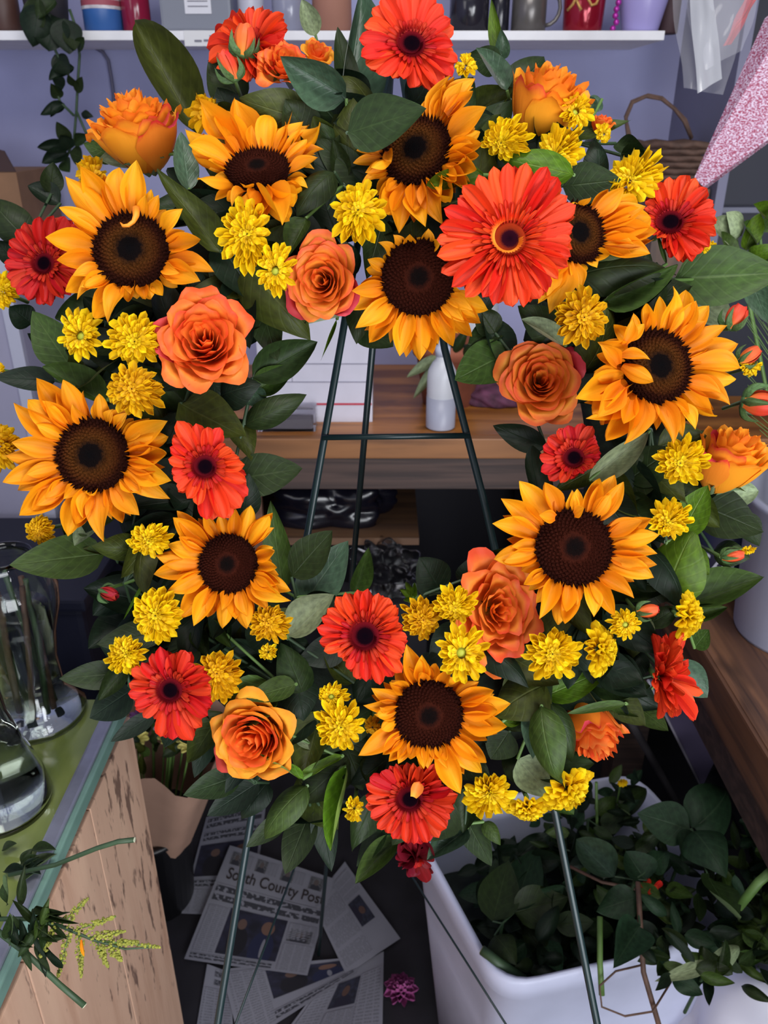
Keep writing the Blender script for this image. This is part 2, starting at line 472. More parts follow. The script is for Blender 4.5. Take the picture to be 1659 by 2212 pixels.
# workbench along the back wall
PINE = wood_mat('pine_top', (118, 68, 26), (178, 116, 54), (2.0, 16, 16), True, 0.35)
PINEF = wood_mat('pine_edge', (104, 66, 36), (142, 94, 54), (2.0, 14, 20), True, 0.5)
APR = wood_mat('dark_apron', (48, 36, 34), (74, 56, 50), (2.0, 30, 60), False, 0.6)
bz, by0 = 0.95, 1.58
bench = empty('workbench', (0.2, 1.85, 0), 'long pine workbench with a dark apron seen through the wreath opening', 'workbench')
MB().box((0.15, 1.877, bz - 0.0175), (1.5, 0.55, 0.035), None, 0.004).build('worktop', PINE, bench, None, True)
MB().box((0.15, by0 + 0.011, bz - 0.0225), (1.5, 0.022, 0.045), None, 0.003).build('front_edge', PINEF, bench, None, True)
MB().box((0.15, by0 + 0.034, bz - 0.080), (1.5, 0.060, 0.075), None, 0.002).build('apron', APR, bench, None, True)
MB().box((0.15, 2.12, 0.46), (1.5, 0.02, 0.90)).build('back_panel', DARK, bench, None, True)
MB().box((-0.13, 1.86, 0.685), (0.42, 0.48, 0.018)).build('lower_shelf', wood_mat('lower_shelf_wood', (66, 46, 34), (96, 68, 46), (2, 30, 30), False), bench, None, True)
MB().box((-0.45, 1.86, 0.455), (0.24, 0.48, 0.90)).build('drawer_pedestal', wood_mat('pedestal_wood', (64, 42, 32), (98, 66, 48), (8, 40, 2), False), bench, None, True)
dfr = MB().box((-0.37, 1.612, 0.74), (0.20, 0.02, 0.24), None, 0.003).build('drawer_front', wood_mat('drawer_wood', (74, 48, 36), (108, 72, 52), (3, 40, 30), False), bench, None, True)
MB().box((-0.335, 1.598, 0.735), (0.030, 0.012, 0.016), None, 0.003).build('drawer_handle', plain('handle_black', (14, 14, 16), 0.4), dfr, None, True)
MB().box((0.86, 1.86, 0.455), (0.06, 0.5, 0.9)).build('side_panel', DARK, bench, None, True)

# things on the bench, under the wreath
def front_of(px, py, y): return onY(px, py, y)
bx = onZ(685, 912, bz)
carton = empty('carton', (bx.x, bx.y + 0.075, bz), 'white lined carton with a thin red stripe, standing on the workbench', 'box')
bw = 0.245
MB().box((bx.x, bx.y + 0.075, bz + 0.115), (bw, 0.15, 0.23), None, 0.002).build('carton_body', plain('carton_white', (196, 194, 208), 0.7, 0, 0.03, 30), carton, None, True)
for zz, h, m in ((0.042, 0.004, plain('stripe_red', (176, 44, 66), 0.7)), (0.092, 0.0012, plain('line_grey', (120, 118, 136), 0.7)), (0.132, 0.0012, None)):
    MB().box((bx.x, bx.y - 0.0008, bz + zz), (bw * 0.985, 0.0016, h)).build('printed_line', m or bpy.data.materials['line_grey'], carton, None, True)
MB().box((bx.x - 0.05, bx.y - 0.0008, bz + 0.115), (0.0012, 0.0016, 0.045)).build('printed_line', bpy.data.materials['line_grey'], carton, None, True)
q = onZ(620, 932, bz)
cb = MB().box((q.x, q.y + 0.02, bz + 0.026), (0.125, 0.05, 0.05), None, 0.003).build('plastic_box', glass_mat('clear_plastic', (0.86, 0.86, 0.9, 1), 0.12, 1.15))
tag(cb, 'small clear plastic box with a grey insert before the lined carton', 'box')
ins = MB().box((0, 0, 0), (0.110, 0.038, 0.022), None, 0.003).build('insert', plain('insert_grey', (96, 92, 98), 0.7), cb, Matrix.Translation((q.x, q.y + 0.02, bz + 0.016)))
# bottle
q = onZ(953, 934, bz)
bot = empty('spray_bottle', (q.x, q.y + 0.03, bz), 'half-full translucent white spray bottle on the workbench', 'bottle')
MILK = N('milky_plastic'); MILK.set(Roughness=0.35, Base_Color=(0.72, 0.74, 0.80, 1)); MILK.b.inputs['Transmission Weight'].default_value = 0.35
MB().lathe([(0.001, 0.002), (0.029, 0.002), (0.031, 0.006), (0.031, 0.115), (0.029, 0.128), (0.020, 0.145), (0.014, 0.152), (0.014, 0.162), (0.001, 0.162)], (q.x, q.y + 0.03, bz), 32).build('bottle_body', MILK.m, bot, None, True)
MB().lathe([(0.0315, 0.004), (0.0315, 0.072), (0.001, 0.0722)], (q.x, q.y + 0.03, bz), 32).build('liquid', plain('liquid_grey', (152, 154, 170), 0.4), bot, None, True)
MB().lathe([(0.001, 0.160), (0.016, 0.160), (0.016, 0.178), (0.011, 0.182), (0.011, 0.20), (0.001, 0.20)], (q.x, q.y + 0.03, bz), 24).build('cap', plain('cap_white', (190, 194, 210), 0.4), bot, None, True)
# pots
def pot(q, r, h, label, mat, name='flower_pot'):
    o = empty(name, (q.x, q.y, q.z), label, 'flower pot')
    MB().lathe([(0.001, 0.0), (r * 0.72, 0.0), (r * 0.93, h * 0.78), (r * 1.03, h * 0.78), (r * 1.05, h), (r * 0.95, h), (r * 0.9, h * 0.85), (0.001, h * 0.74)], q, 36).build('pot_body', mat, o, None, True)
    return o
TERRA = plain('terracotta', (140, 78, 56), 0.8, 0, 0.15, 30)
q = onZ(972, 890, bz); q.y += 0.075
o = pot(q, 0.082, 0.15, 'terracotta flower pot behind the spray bottle', TERRA)
MB().lathe([(0.001, 0.127), (0.072, 0.125)], q, 24).build('soil', plain('soil', (44, 32, 26), 0.9), o, None, True)
for (ax, az, bx_, bz_) in ((-0.02, 0.13, -0.085, 0.04), (-0.03, 0.13, -0.10, 0.09), (0.0, 0.13, 0.03, 0.20), (0.02, 0.13, 0.06, 0.17)):
    link('leaf', leaf_mesh('arch', 'p' if bx_ < 0 else 'd'), o, span((ax, -0.07, az), (bx_, -0.10, bz_), (0, -1, 0.4), 0.026))
q = onZ(1030, 872, bz); q.y += 0.13
jar = MB().lathe([(0.001, 0), (0.05, 0), (0.055, 0.02), (0.055, 0.20), (0.045, 0.215), (0.001, 0.215)], q, 28).build('plastic_jar', MILK.m)
tag(jar, 'pale plastic jar at the back of the workbench behind the pot', 'jar')
q = onZ(1080, 885, bz); q.y += 0.05
mb = MB()
r = bmesh.ops.create_icosphere(mb.bm, subdivisions=4, radius=1)
for v in mb.bm.verts:
    n_ = math.sin(v.co.x * 5 + 1) * math.sin(v.co.y * 6) * math.sin(v.co.z * 4 + 2) + 0.5 * math.sin(v.co.x * 11 + v.co.z * 9)
    v.co *= 1 + 0.12 * n_
    v.co = Vector((v.co.x * 0.085, v.co.y * 0.05, max(v.co.z, -0.5) * 0.032))
cl = mb.build('crumpled_cloth', plain('cloth_purple', (88, 46, 70), 0.8, 0, 0.5, 40), None, Matrix.Translation((q.x, q.y, bz + 0.017)))
tag(cl, 'crumpled purple-brown cloth on the workbench right of the pot', 'cloth')
for p in cl.data.polygons: p.use_smooth = True
# under the bench
def crumple(name, c, s, mat, label, cat, seed, amp=0.3, freq=4):
    mb = MB(); bmesh.ops.create_icosphere(mb.bm, subdivisions=5, radius=1)
    rr = random.Random(seed); ph = [rr.uniform(0, 6) for _ in range(9)]
    for v in mb.bm.verts:
        p = v.co.copy()
        n_ = sum(abs(math.sin(p.x * freq * (1 + .4 * k) + ph[k] + 2 * p.y) * math.sin(p.y * freq * (1 + .3 * k) + ph[k + 3]) * math.sin(p.z * freq * (1 + .35 * k) + ph[k + 6])) / (k + 1) for k in range(3))
        v.co = p * (1 - amp + amp * n_ * 1.6)
        v.co.z = max(v.co.z, -0.55)
        v.co = Vector((v.co.x * s[0], v.co.y * s[1], v.co.z * s[2]))
    o = mb.build(name, mat, None, Matrix.Translation(c))
    for p_ in o.data.polygons: p_.use_smooth = True
    return tag(o, label, cat)
BAG = plain('black_plastic', (12, 11, 20), 0.22)
crumple('plastic_bag', (-0.13, 1.74, 0.735), (0.15, 0.09, 0.075), BAG, 'crumpled shiny black plastic bag on the shelf under the workbench', 'plastic bag', 3, 0.2, 3)
db = MB().box((0.0, 1.60, 0.28), (0.20, 0.10, 0.56), None, 0.004).build('dark_box', plain('box_black', (20, 18, 26), 0.8))
tag(db, 'tall black box on the floor in front of the workbench shelf', 'box')
crumple('plastic_sheet', (0.0, 1.60, 0.61), (0.075, 0.05, 0.085), glass_mat('cellophane', (0.8, 0.8, 0.84, 1), 0.2, 1.2), 'crumpled clear cellophane under the workbench above the bottom gerbera', 'cellophane', 5, 0.35, 4)
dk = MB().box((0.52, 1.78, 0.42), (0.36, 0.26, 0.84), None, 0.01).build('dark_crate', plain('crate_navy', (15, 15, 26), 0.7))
tag(dk, 'dark navy crate in the shadow under the right part of the workbench', 'crate')

# left: tall white cabinet with a cardboard box on it, dark tote before it
cab = empty('cabinet', (-1.12, 1.98, 0), 'tall pale cabinet at the left behind the wreath', 'cabinet')
CABM = plain('cabinet_paint', (156, 154, 176), 0.7, 0, 0.04, 8)
MB().box((-1.12, 2.0, 0.66), (0.56, 0.28, 1.32), None, 0.004).build('cabinet_body', CABM, cab, None, True)
MB().box((-0.855, 1.852, 0.66), (0.03, 0.014, 1.30), None, 0.002).build('corner_post', plain('post_paint', (178, 180, 198), 0.6), cab, None, True)
cbx = empty('cardboard_box', (-0.90, 1.98, 1.32), 'brown cardboard box with a dark flap at the left picture edge', 'box')
KRAFT = plain('cardboard', (132, 98, 72), 0.85, 0, 0.1, 20)
MB().box((-0.90, 1.98, 1.385), (0.22, 0.22, 0.13), None, 0.002).build('box_body', KRAFT, cbx, None, True)
MB().prism([(-1.01, 1.868, 1.45), (-0.79, 1.868, 1.45), (-0.82, 1.90, 1.49), (-1.01, 1.92, 1.54)], (0, 0.004, 0)).build('flap', plain('cardboard_dark', (62, 44, 44), 0.9), cbx, None, True)
tt = empty('storage_tote', (-0.86, 1.62, 0), 'dark navy storage tote on the floor at the left behind the wreath', 'storage tote')
NAVY = plain('tote_navy', (22, 24, 40), 0.5)
MB().box((-0.86, 1.62, 0.31), (0.44, 0.36, 0.62), None, 0.015).build('tote_body', NAVY, tt, None, True)
MB().box((-0.86, 1.62, 0.635), (0.47, 0.39, 0.03), None, 0.008).build('lid', NAVY, tt, None, True)
# cable on the wall
pts = [onY(x, y, 2.142) for x, y in ((195, 98), (222, 112), (234, 130), (240, 165), (245, 200), (250, 300))]
cable = MB().tube(pts, 0.004, 6).build('wall_cable', plain('cable_grey', (92, 90, 112), 0.6))
tag(cable, 'thin grey cable running down the back wall left of the yellow-orange rose', 'cable')

# ------------------------------------------------------------ wall shelf and what stands on it
sy = 1.9
pz = onY(830, 66, sy).z     # top of the shelf edge
pz2 = onY(830, 87, sy).z
shelf = empty('wall_shelf', (-0.2, 2.02, pz - 0.012), 'long white wall shelf across the top of the picture', 'shelf')
x0, x1 = onY(-160, 75, sy).x, onY(1436, 75, sy).x
MB().box(((x0 + x1) / 2, (sy + 2.15) / 2, (pz + pz2) / 2), (x1 - x0, 2.15 - sy, pz - pz2), None, 0.002).build('shelf_board', WHITE, shelf, None, True)
tg0, tg1 = onY(397, 66, sy), onY(500, 100, sy)
ptag = MB().box(((tg0.x + tg1.x) / 2, sy - 0.0015, (tg0.z + tg1.z) / 2), (tg1.x - tg0.x, 0.003, tg0.z - tg1.z)).build('price_tag', plain('tag_white', (212, 212, 214), 0.6), shelf, None, True)
mk = plain('tag_print', (120, 118, 130), 0.7)
for (a, b, c_, d_) in ((420, 86, 436, 91), (440, 85, 452, 90), (456, 84, 474, 89), (452, 76, 476, 79)):
    p0, p1 = onY(a, b, sy - 0.003), onY(c_, d_, sy - 0.003)
    MB().box(((p0.x + p1.x) / 2, sy - 0.0034, (p0.z + p1.z) / 2), (p1.x - p0.x, 0.0008, p0.z - p1.z)).build('printed_mark', mk, ptag, None, True)
def on_shelf(px, w_px, dy=0.05):
    q = onY(px, 66, sy + dy); q.z = pz
    return q, w_px / FPX * ((q - CAM).dot(FW))
def vessel(name, px, wpx, h, mat, label, cat, prof=None, dy=0.05, sep=None):
    q, w = on_shelf(px, wpx, dy)
    r = w / 2
    o = empty(name, q, label, cat)
    pr = prof or [(0.001, 0), (0.92, 0), (1, 0.02), (1, 1), (0.93, 1), (0.93, 0.1), (0.001, 0.1)]
    MB().lathe([(a * r if a > 0.01 else a, b * h) for a, b in pr], q, 32).build('body', mat, o, None, True)
    return o, q, r
vessel('brown_jar', 15, 66, 0.14, plain('jar_brown', (74, 48, 42), 0.5), 'dark brown jar at the left end of the wall shelf', 'jar')
o, q, r = vessel('paint_can', 226, 82, 0.12, plain('can_blue', (48, 92, 156), 0.4), 'blue can with a white label on the wall shelf', 'can')
MB().lathe([(r * 1.01, 0.040), (r * 1.01, 0.085)], q, 32).build('can_label', plain('label_white', (190, 184, 190), 0.6, 0, 0.3, 60), o, None, True)
MB().lathe([(r * 1.015, 0.046), (r * 1.015, 0.056)], q, 32).build('label_print', plain('label_red', (150, 70, 84), 0.6), o, None, True)
vessel('red_vase', 298, 60, 0.16, plain('vase_crimson', (124, 24, 52), 0.15), 'glossy crimson vase on the wall shelf beside the blue can', 'vase')
q, w = on_shelf(432, 150)
pb = empty('storage_box', q, 'grey see-through storage box with a white paper label on the wall shelf', 'box')
MB().box((q.x, q.y + 0.04, q.z + 0.07), (w, 0.14, 0.14), None, 0.006).build('box_body', plain('box_grey', (118, 122, 134), 0.35), pb, None, True)
plab = MB().box((q.x + 0.006, q.y - 0.031, q.z + 0.066), (w * 0.37, 0.002, 0.07)).build('paper_label', plain('label_pale', (206, 206, 214), 0.7), pb, None, True)
for i_ in range(4): MB().box((q.x + 0.006, q.y - 0.0325, q.z + 0.044 + 0.009 * i_), (w * 0.28, 0.001, 0.0018)).build('label_line', mk, plab, None, True)
vessel('white_cup', 545, 56, 0.10, plain('cup_white', (176, 176, 190), 0.4), 'whitish cup on the wall shelf above the turned gerbera', 'cup')
vessel('glass_tumbler', 625, 70, 0.12, plain('tumbler_grey', (134, 136, 156), 0.2), 'grey tumbler on the wall shelf behind the pale leaf', 'tumbler')
vessel('clay_pot', 718, 84, 0.12, plain('pot_clay', (150, 104, 88), 0.8), 'clay pot on the wall shelf between tumbler and tall leaves', 'flower pot')
vessel('dark_mug', 1012, 84, 0.11, plain('mug_black', (34, 32, 40), 0.15), 'black mug on the wall shelf right of the topmost gerbera', 'mug')
vessel('black_jar', 1078, 40, 0.13, plain('jar_black', (26, 26, 34), 0.2), 'narrow black jar on the wall shelf behind the spear leaf', 'jar')
o, q, r = vessel('grey_mug', 1140, 74, 0.10, plain('mug_grey', (98, 94, 92), 0.3, 0.4), 'pewter grey mug with a round handle on the wall shelf', 'mug')
hp = [(q.x + r * 0.95 + 0.030 * math.sin(t_ * PI / 8), q.y, q.z + 0.045 - 0.032 * math.cos(t_ * PI / 8)) for t_ in range(9)]
MB().tube(hp, 0.004, 8).build('handle', bpy.data.materials['mug_grey'], o, None, True)
o, q, r = vessel('red_tumbler', 1257, 92, 0.13, plain('tumbler_red', (140, 20, 40), 0.12, 0.3), 'shiny red tumbler with gold brush lettering on the wall shelf', 'tumbler',
                 [(0.001, 0), (0.86, 0), (0.90, 0.02), (1.05, 1), (1.0, 1), (0.001, 0.9)])
GOLD = plain('gold_glitter', (196, 150, 84), 0.5, 0.3, 0.3, 300)
def gold(pts):
    out = []
    for x, y in pts:
        p = onY(x, y, q.y - 0.01)
        a_ = max(-1, min(1, (p.x - q.x) / (r * 1.02)))
        out.append(Vector((q.x + a_ * r * 0.99, q.y - math.sqrt(max(0, 1 - a_ * a_)) * r * 0.97, p.z)))
    MB().tube(out, 0.0030, 6).build('gold_letter', GOLD, o, None, True)
gold([(1222, 24), (1232, 12), (1240, -6), (1244, -20)]); gold([(1236, -2), (1242, 12), (1248, 26)])
gold([(1258, -18), (1262, 2), (1270, 16), (1281, 12), (1287, -2), (1290, -18)])
# bead strand hanging over the shelf edge
q0 = onY(1328, 62, sy + 0.03); q0.z = pz + 0.006
st_ = empty('bead_strand', q0, 'strand of shiny magenta beads standing between red tumbler and lavender vase', 'bead strand')
BEAD = plain('bead_magenta', (176, 50, 160), 0.15, 0.4)
for i_ in range(7):
    mb = MB(); bmesh.ops.create_uvsphere(mb.bm, u_segments=10, v_segments=8, radius=0.0062)
    b_ = mb.build('bead', BEAD, st_, Matrix.Translation((0.002 * math.sin(i_ * 2) + (-0.004 if i_ == 0 else 0), 0, i_ * 0.0115)))
    for p in b_.data.polygons: p.use_smooth = True
vessel('lavender_vase', 1382, 108, 0.14, plain('vase_lavender', (160, 152, 206), 0.25), 'lavender tapered vase near the right end of the wall shelf', 'vase',
       [(0.001, 0), (0.66, 0), (0.70, 0.02), (1.0, 0.5), (1.08, 1), (1.0, 1), (0.001, 0.9)])
vessel('wicker_cup', 1440, 46, 0.12, plain('cup_brown', (58, 36, 42), 0.7), 'dark brown cup at the right end of the wall shelf', 'cup', None, 0.08)

# trailing plant
q, w = on_shelf(108, 110, 0.04)
tp = empty('trailing_plant', q, 'potted trailing plant whose dark leaves hang from the wall shelf at the upper left', 'plant')
MB().lathe([(0.001, 0), (w * 0.36, 0), (w * 0.46, 0.10), (w * 0.42, 0.10), (0.001, 0.09)], q, 24).build('pot', plain('pot_dark', (40, 38, 44), 0.5), tp, None, True)
lq = q
def trail(pts, y):
    P3 = [onY(x, yy, y) for x, yy in pts]
    MB().tube(P3, 0.0028, 6).build('vine', M['stem_d'], tp, None, True)
trail([(150, 20), (165, 62), (172, 120), (168, 180), (165, 240), (160, 300), (140, 350)], 1.87)
trail([(160, 250), (130, 220), (118, 190)], 1.86); trail([(165, 240), (185, 285), (200, 300)], 1.86); trail([(110, 60), (120, 110), (140, 150)], 1.86)
for bx_, by_, tx, ty, w_, sh in ((85, 10, 70, 100, 62, 'k'), (110, 30, 105, 112, 80, 'k'), (140, 40, 150, 118, 62, 'k'), (60, 0, 95, 60, 50, 'd'), (150, 60, 162, 110, 34, 'd'), (120, 0, 80, 40, 44, 'd'),
                             (120, 118, 148, 165, 40, 'k'), (160, 145, 105, 172, 34, 'k'), (165, 190, 148, 158, 26, 'd'), (140, 185, 112, 172, 28, 'k'), (130, 212, 110, 180, 26, 'd'), (140, 225, 88, 250, 26, 'k'), (132, 222, 110, 255, 22, 'k'),
                             (165, 200, 178, 165, 20, 'd'), (150, 310, 122, 262, 30, 'd'), (150, 320, 80, 318, 30, 'k'), (146, 330, 90, 352, 34, 'k'), (155, 320, 130, 290, 34, 'k'), (140, 345, 150, 372, 36, 'd'), (160, 310, 196, 292, 24, 'd'), (176, 245, 200, 252, 18, 'k'), (178, 340, 150, 330, 40, 'd'), (170, 110, 185, 80, 22, 'd')):
    b_, t_ = onY(bx_, by_, 1.86) - lq, onY(tx, ty, 1.84) - lq
    link('leaf', leaf_mesh(rnd.choice(VAR), sh), tp, span(b_, t_, (rnd.uniform(-.4, .4), -1, 0.3), w_ / FPX * 1.75))

# ------------------------------------------------------------ right side: basket, wrapping paper, cellophane
cqz = onY(1452, 402, 1.88).z
cr = MB().box((0.63, 1.93, (0.95 + cqz) / 2), (0.11, 0.24, cqz - 0.95), None, 0.006).build('wooden_crate', wood_mat('crate_wood', (70, 50, 40), (104, 76, 56), (30, 30, 3), False))
tag(cr, 'brown crate on the workbench under the wicker basket', 'crate')
WICK = plain('wicker', (84, 62, 52), 0.8, 0, 0.3, 60)
q = onY(1456, 415, 1.88)
bk = empty('wicker_basket', q, 'small wicker basket with a tall round handle at the upper right', 'basket')
for kk in range(8):
    R_ = 0.048 + 0.005 * kk
    MB().tube([q + Vector((R_ * math.cos(a_ * PI / 18) * 1.1, R_ * math.sin(a_ * PI / 18), 0.008 + 0.0125 * kk + 0.002 * math.sin(a_ * 9 * PI / 18 + kk * PI))) for a_ in range(37)], 0.0068, 5, False).build('wicker_band', WICK, bk, None, True)
MB().lathe([(0.001, 0.004), (0.054, 0.004)], q, 24).build('basket_bottom', WICK, bk, None, True)
mb = MB()
HP = [onY(x, y, 1.88) for x, y in ((1372, 330), (1356, 290), (1352, 255), (1366, 222), (1396, 208), (1430, 214), (1458, 236), (1478, 262), (1494, 300))]
mb.tube(HP, 0.0040, 6); mb.tube([p + Vector((0.003 * math.sin(i * 2), 0.003 * math.cos(i * 2), 0.003)) for i, p in enumerate(HP)], 0.003, 6)
mb.build('handle', WICK, bk, None, True)
# paper: slab of stacked sheets hung up
def paper_mat():
    k = N('speckled_wrap'); k.set(Roughness=0.55)
    o = k.obj()
    v = k.noise(k.mapping(o, (1, 1, 1.5)), 330, 2, 0.6)
    col = k.ramp(v, [(0.40, srgb(142, 52, 80)), (0.50, srgb(172, 124, 150)), (0.60, srgb(202, 186, 204))])
    k.color(col); return k.m
cs = [P(1652, 40, 1.16), P(1500, 383, 1.22), P(1508, 392, 1.22), P(1520, 404, 1.22), P(1790, 205, 1.12), P(1900, 20, 1.08), P(1760, -60, 1.10)]
n_ = ((cs[1] - cs[0]).cross(cs[4] - cs[0])).normalized()
if n_.y < 0: n_ = -n_
wp = MB().prism([c - cs[0] for c in cs], n_ * 0.012).build('wrapping_paper', paper_mat(), None, Matrix.Translation(cs[0]))
tag(wp, 'slanting stack of pink and white speckled wrapping paper at the upper right', 'wrapping paper')
# cellophane sleeves
CELL = N('cellophane_film'); CELL.set(Roughness=0.12, Base_Color=(0.85, 0.86, 0.92, 1)); CELL.b.inputs['Alpha'].default_value = 0.14; CELL.b.inputs['Specular IOR Level'].default_value = 0.8
def film(name, quad, d, mat, label=None, cat=None, amp=0.008, nu=14, nv=14, parent=None):
    a, b, c, e = [P(x, y, dd) for (x, y), dd in zip(quad, d)]
    o0 = a
    def fn(u, v):
        p = (a * (1 - u) + b * u) * (1 - v) + (e * (1 - u) + c * u) * v
        p = p + Vector((0, 1, 0)) * amp * (math.sin(u * 7 + v * 4) + 0.6 * math.sin(v * 13 - u * 5))
        return tuple(p - o0)
    o = link(name, grid_mesh(name, nu, nv, fn, mat), parent, Matrix.Translation(o0 if parent is None else o0 - parent.location))
    if label: tag(o, label, cat)
    return o
slv = empty('cellophane_sleeves', P(1560, -120, 1.2), 'bunch of clear cellophane sleeves hanging at the upper right corner', 'cellophane')
film('sleeve', [(1440, -150), (1660, -150), (1560, 205), (1475, 190)], (1.25, 1.2, 1.2, 1.22), CELL.m, parent=slv)
film('sleeve', [(1470, -150), (1690, -150), (1600, 110), (1505, 160)], (1.23, 1.18, 1.18, 1.2), CELL.m, parent=slv)
STR = N('film_strip'); STR.set(Roughness=0.15, Base_Color=srgb(168, 170, 176)); STR.b.inputs['Alpha'].default_value = 0.75
film('header_strip', [(1480, -150), (1528, -150), (1559, 170), (1506, 202)], (1.2, 1.2, 1.185, 1.19), STR.m, parent=slv, amp=0.003)
rb = film('red_ribbon', [(1640, -60), (1672, -60), (1578, 96), (1560, 100)], (1.26, 1.25, 1.24, 1.25), plain('ribbon_red', (206, 48, 56), 0.4), 'red ribbon hanging behind the cellophane sleeves', 'ribbon', 0.006)

# ------------------------------------------------------------ right counter with bucket, container and plants
cz = 0.85
ct = empty('counter', (0.85, 0.9, 0), 'wooden counter along the right side with a worn dark front edge', 'counter')
CTW = wood_mat('counter_wood', (66, 44, 34), (122, 84, 58), (40, 2.2, 40), True, 0.45)
MB().box((0.945, 0.80, cz - 0.02), (0.94, 1.50, 0.04), None, 0.006).build('worktop', CTW, ct, None, True)
MB().box((0.478, 0.80, cz - 0.040), (0.016, 1.50, 0.075), None, 0.004).build('front_edge', wood_mat('counter_edge', (60, 40, 32), (104, 70, 48), (40, 2.2, 40), True, 0.5), ct, None, True)
MB().box((0.50, 0.80, cz - 0.115), (0.02, 1.46, 0.09), None, 0.002).build('apron', APR, ct, None, True)
for yy in (0.14, 1.44): MB().box((0.56, yy, 0.405), (0.07, 0.07, 0.81), None, 0.003).build('leg', APR, ct, None, True)
MB().box((1.1, 0.8, 0.42), (0.5, 1.4, 0.78)).build('cupboard', DARK, ct, None, True)
bq = Vector((0.625, 1.02, cz))
bkt = empty('plastic_bucket', bq, 'pale grey plastic bucket on the counter at the right picture edge', 'bucket')
MB().lathe([(0.001, 0), (0.085, 0), (0.088, 0.006), (0.105, 0.215), (0.110, 0.216), (0.110, 0.226), (0.101, 0.226), (0.086, 0.012), (0.001, 0.012)], bq, 40).build('bucket_body', plain('bucket_grey', (158, 160, 178), 0.4, 0, 0.05, 10), bkt, None, True)
q = Vector((0.555, 1.15, cz))
sal = empty('salt_container', q, 'navy round container with white letters beside the pale bucket', 'container')
MB().lathe([(0.001, 0), (0.044, 0), (0.046, 0.004), (0.046, 0.135), (0.043, 0.140), (0.001, 0.142)], q, 32).build('container_body', plain('container_navy', (26, 30, 54), 0.4), sal, None, True)
def text_mesh(body, size, mat, name, extrude=0.0003, bend_r=None):
    cu = bpy.data.curves.new('text', 'FONT'); cu.body = body; cu.size = size; cu.extrude = extrude; cu.offset = 0.012 * size if body != 'SAL' else 0.0; cu.align_x = 'CENTER'; cu.align_y = 'CENTER'
    to = bpy.data.objects.new('text', cu); COL.objects.link(to)
    bpy.context.view_layer.update()
    me = bpy.data.meshes.new_from_object(to.evaluated_get(bpy.context.evaluated_depsgraph_get()))
    bpy.data.objects.remove(to); bpy.data.curves.remove(cu)
    me.name = name; me.materials.clear(); me.materials.append(mat)
    if bend_r:
        for v in me.vertices:
            a_ = v.co.x / bend_r
            rr_ = bend_r + v.co.z
            v.co = Vector((rr_ * math.sin(a_), -rr_ * math.cos(a_), v.co.y))
    return me
link('lettering', text_mesh('SAL', 0.042, plain('letter_white', (190, 192, 204), 0.6), 'lettering', 0.0004, 0.0464), sal, Matrix.Translation((0, 0, 0.062)) @ Matrix.Rotation(math.radians(-28), 4, 'Z'))

# leafy plants standing in the bucket
gp = empty('leafy_plant', bq + Vector((0, 0, 0.02)), 'pale green leafy stems standing in the bucket at the right edge', 'plant')
for (x, y, tx, ty, w_, sh) in ((1580, 560, 1552, 500, 50, 'm'), (1590, 520, 1540, 470, 60, 'p'), (1600, 510, 1575, 458, 60, 'p'), (1610, 540, 1640, 460, 50, 'y'), (1640, 520, 1600, 480, 50, 'm'), (1650, 500, 1690, 450, 50, 'm'), (1620, 560, 1665, 530, 46, 'y'), (1570, 570, 1530, 545, 46, 'p'), (1640, 560, 1700, 560, 50, 'm'), (1660, 470, 1630, 440, 40, 'y')):
    b_ = P(x, y, 1.08) - gp.location; t_ = P(tx, ty, 1.05) - gp.location
    link('leaf', leaf_mesh(rnd.choice(VAR), sh), gp, span(b_, t_, (0.2, -1, 0.5), w_ / FPX * 1.05))
for x, y in ((1590, 520), (1640, 500), (1600, 560), (1660, 540)):
    a_ = Vector((rnd.uniform(-.04, .04), rnd.uniform(-.04, .04), 0)); add_stem(gp, a_, P(x, y, 1.08) - gp.location, 0.005)
gr = empty('grass_bunch', bq + Vector((0.03, -0.03, 0.02)), 'bunch of thin green grass blades in the bucket at the right edge', 'grass')
for i_ in range(26):
    t_ = P(rnd.uniform(1596, 1680), rnd.uniform(640, 1010), rnd.uniform(1.0, 1.08)) - gr.location
    a_ = Vector((rnd.uniform(-.05, .05), rnd.uniform(-.05, .05), 0.01)); m_ = (a_ * 0.35 + t_ * 0.65) + Vector((0.05, 0, 0.03))
    mb = MB(); mb.tube([a_, (a_ + m_) / 2 + Vector((0.01, 0, 0)), m_, t_], [0.0014, 0.0013, 0.0011, 0.0003], 4)
    mb.build('blade', M['stem'], gr)
# leaning boards under the counter
def board(c4, th, mat, name, label, cat):
    a_ = c4[0]
    nn = (c4[1] - c4[0]).cross(c4[3] - c4[0]).normalized()
    o = MB().prism([c - a_ for c in c4], nn * th).build(name, mat, None, Matrix.Translation(a_))
    return tag(o, label, cat)
b0 = board([P(1405, 1480, 1.22), P(1480, 1480, 1.24), P(1546, 1640, 1.40), P(1516, 1702, 1.44)], 0.012, plain('board_plum', (66, 58, 82), 0.6), 'leaning_board', 'dull purple board leaning under the counter at the right', 'board')
MB().tube([P(1400, 1470, 1.215) - b0.location, P(1516, 1702, 1.435) - b0.location], 0.0022, 6).build('pale_edging', plain('edging_pale', (120, 116, 128), 0.5), b0)
s_ = MB().tube([onZ(1500, 1800, 0.02), P(1340, 1520, 1.25)], 0.007, 8).build('broom_stick', plain('stick_dark', (40, 36, 40), 0.7))
tag(s_, 'dark stick leaning behind the white bin under the counter', 'stick')

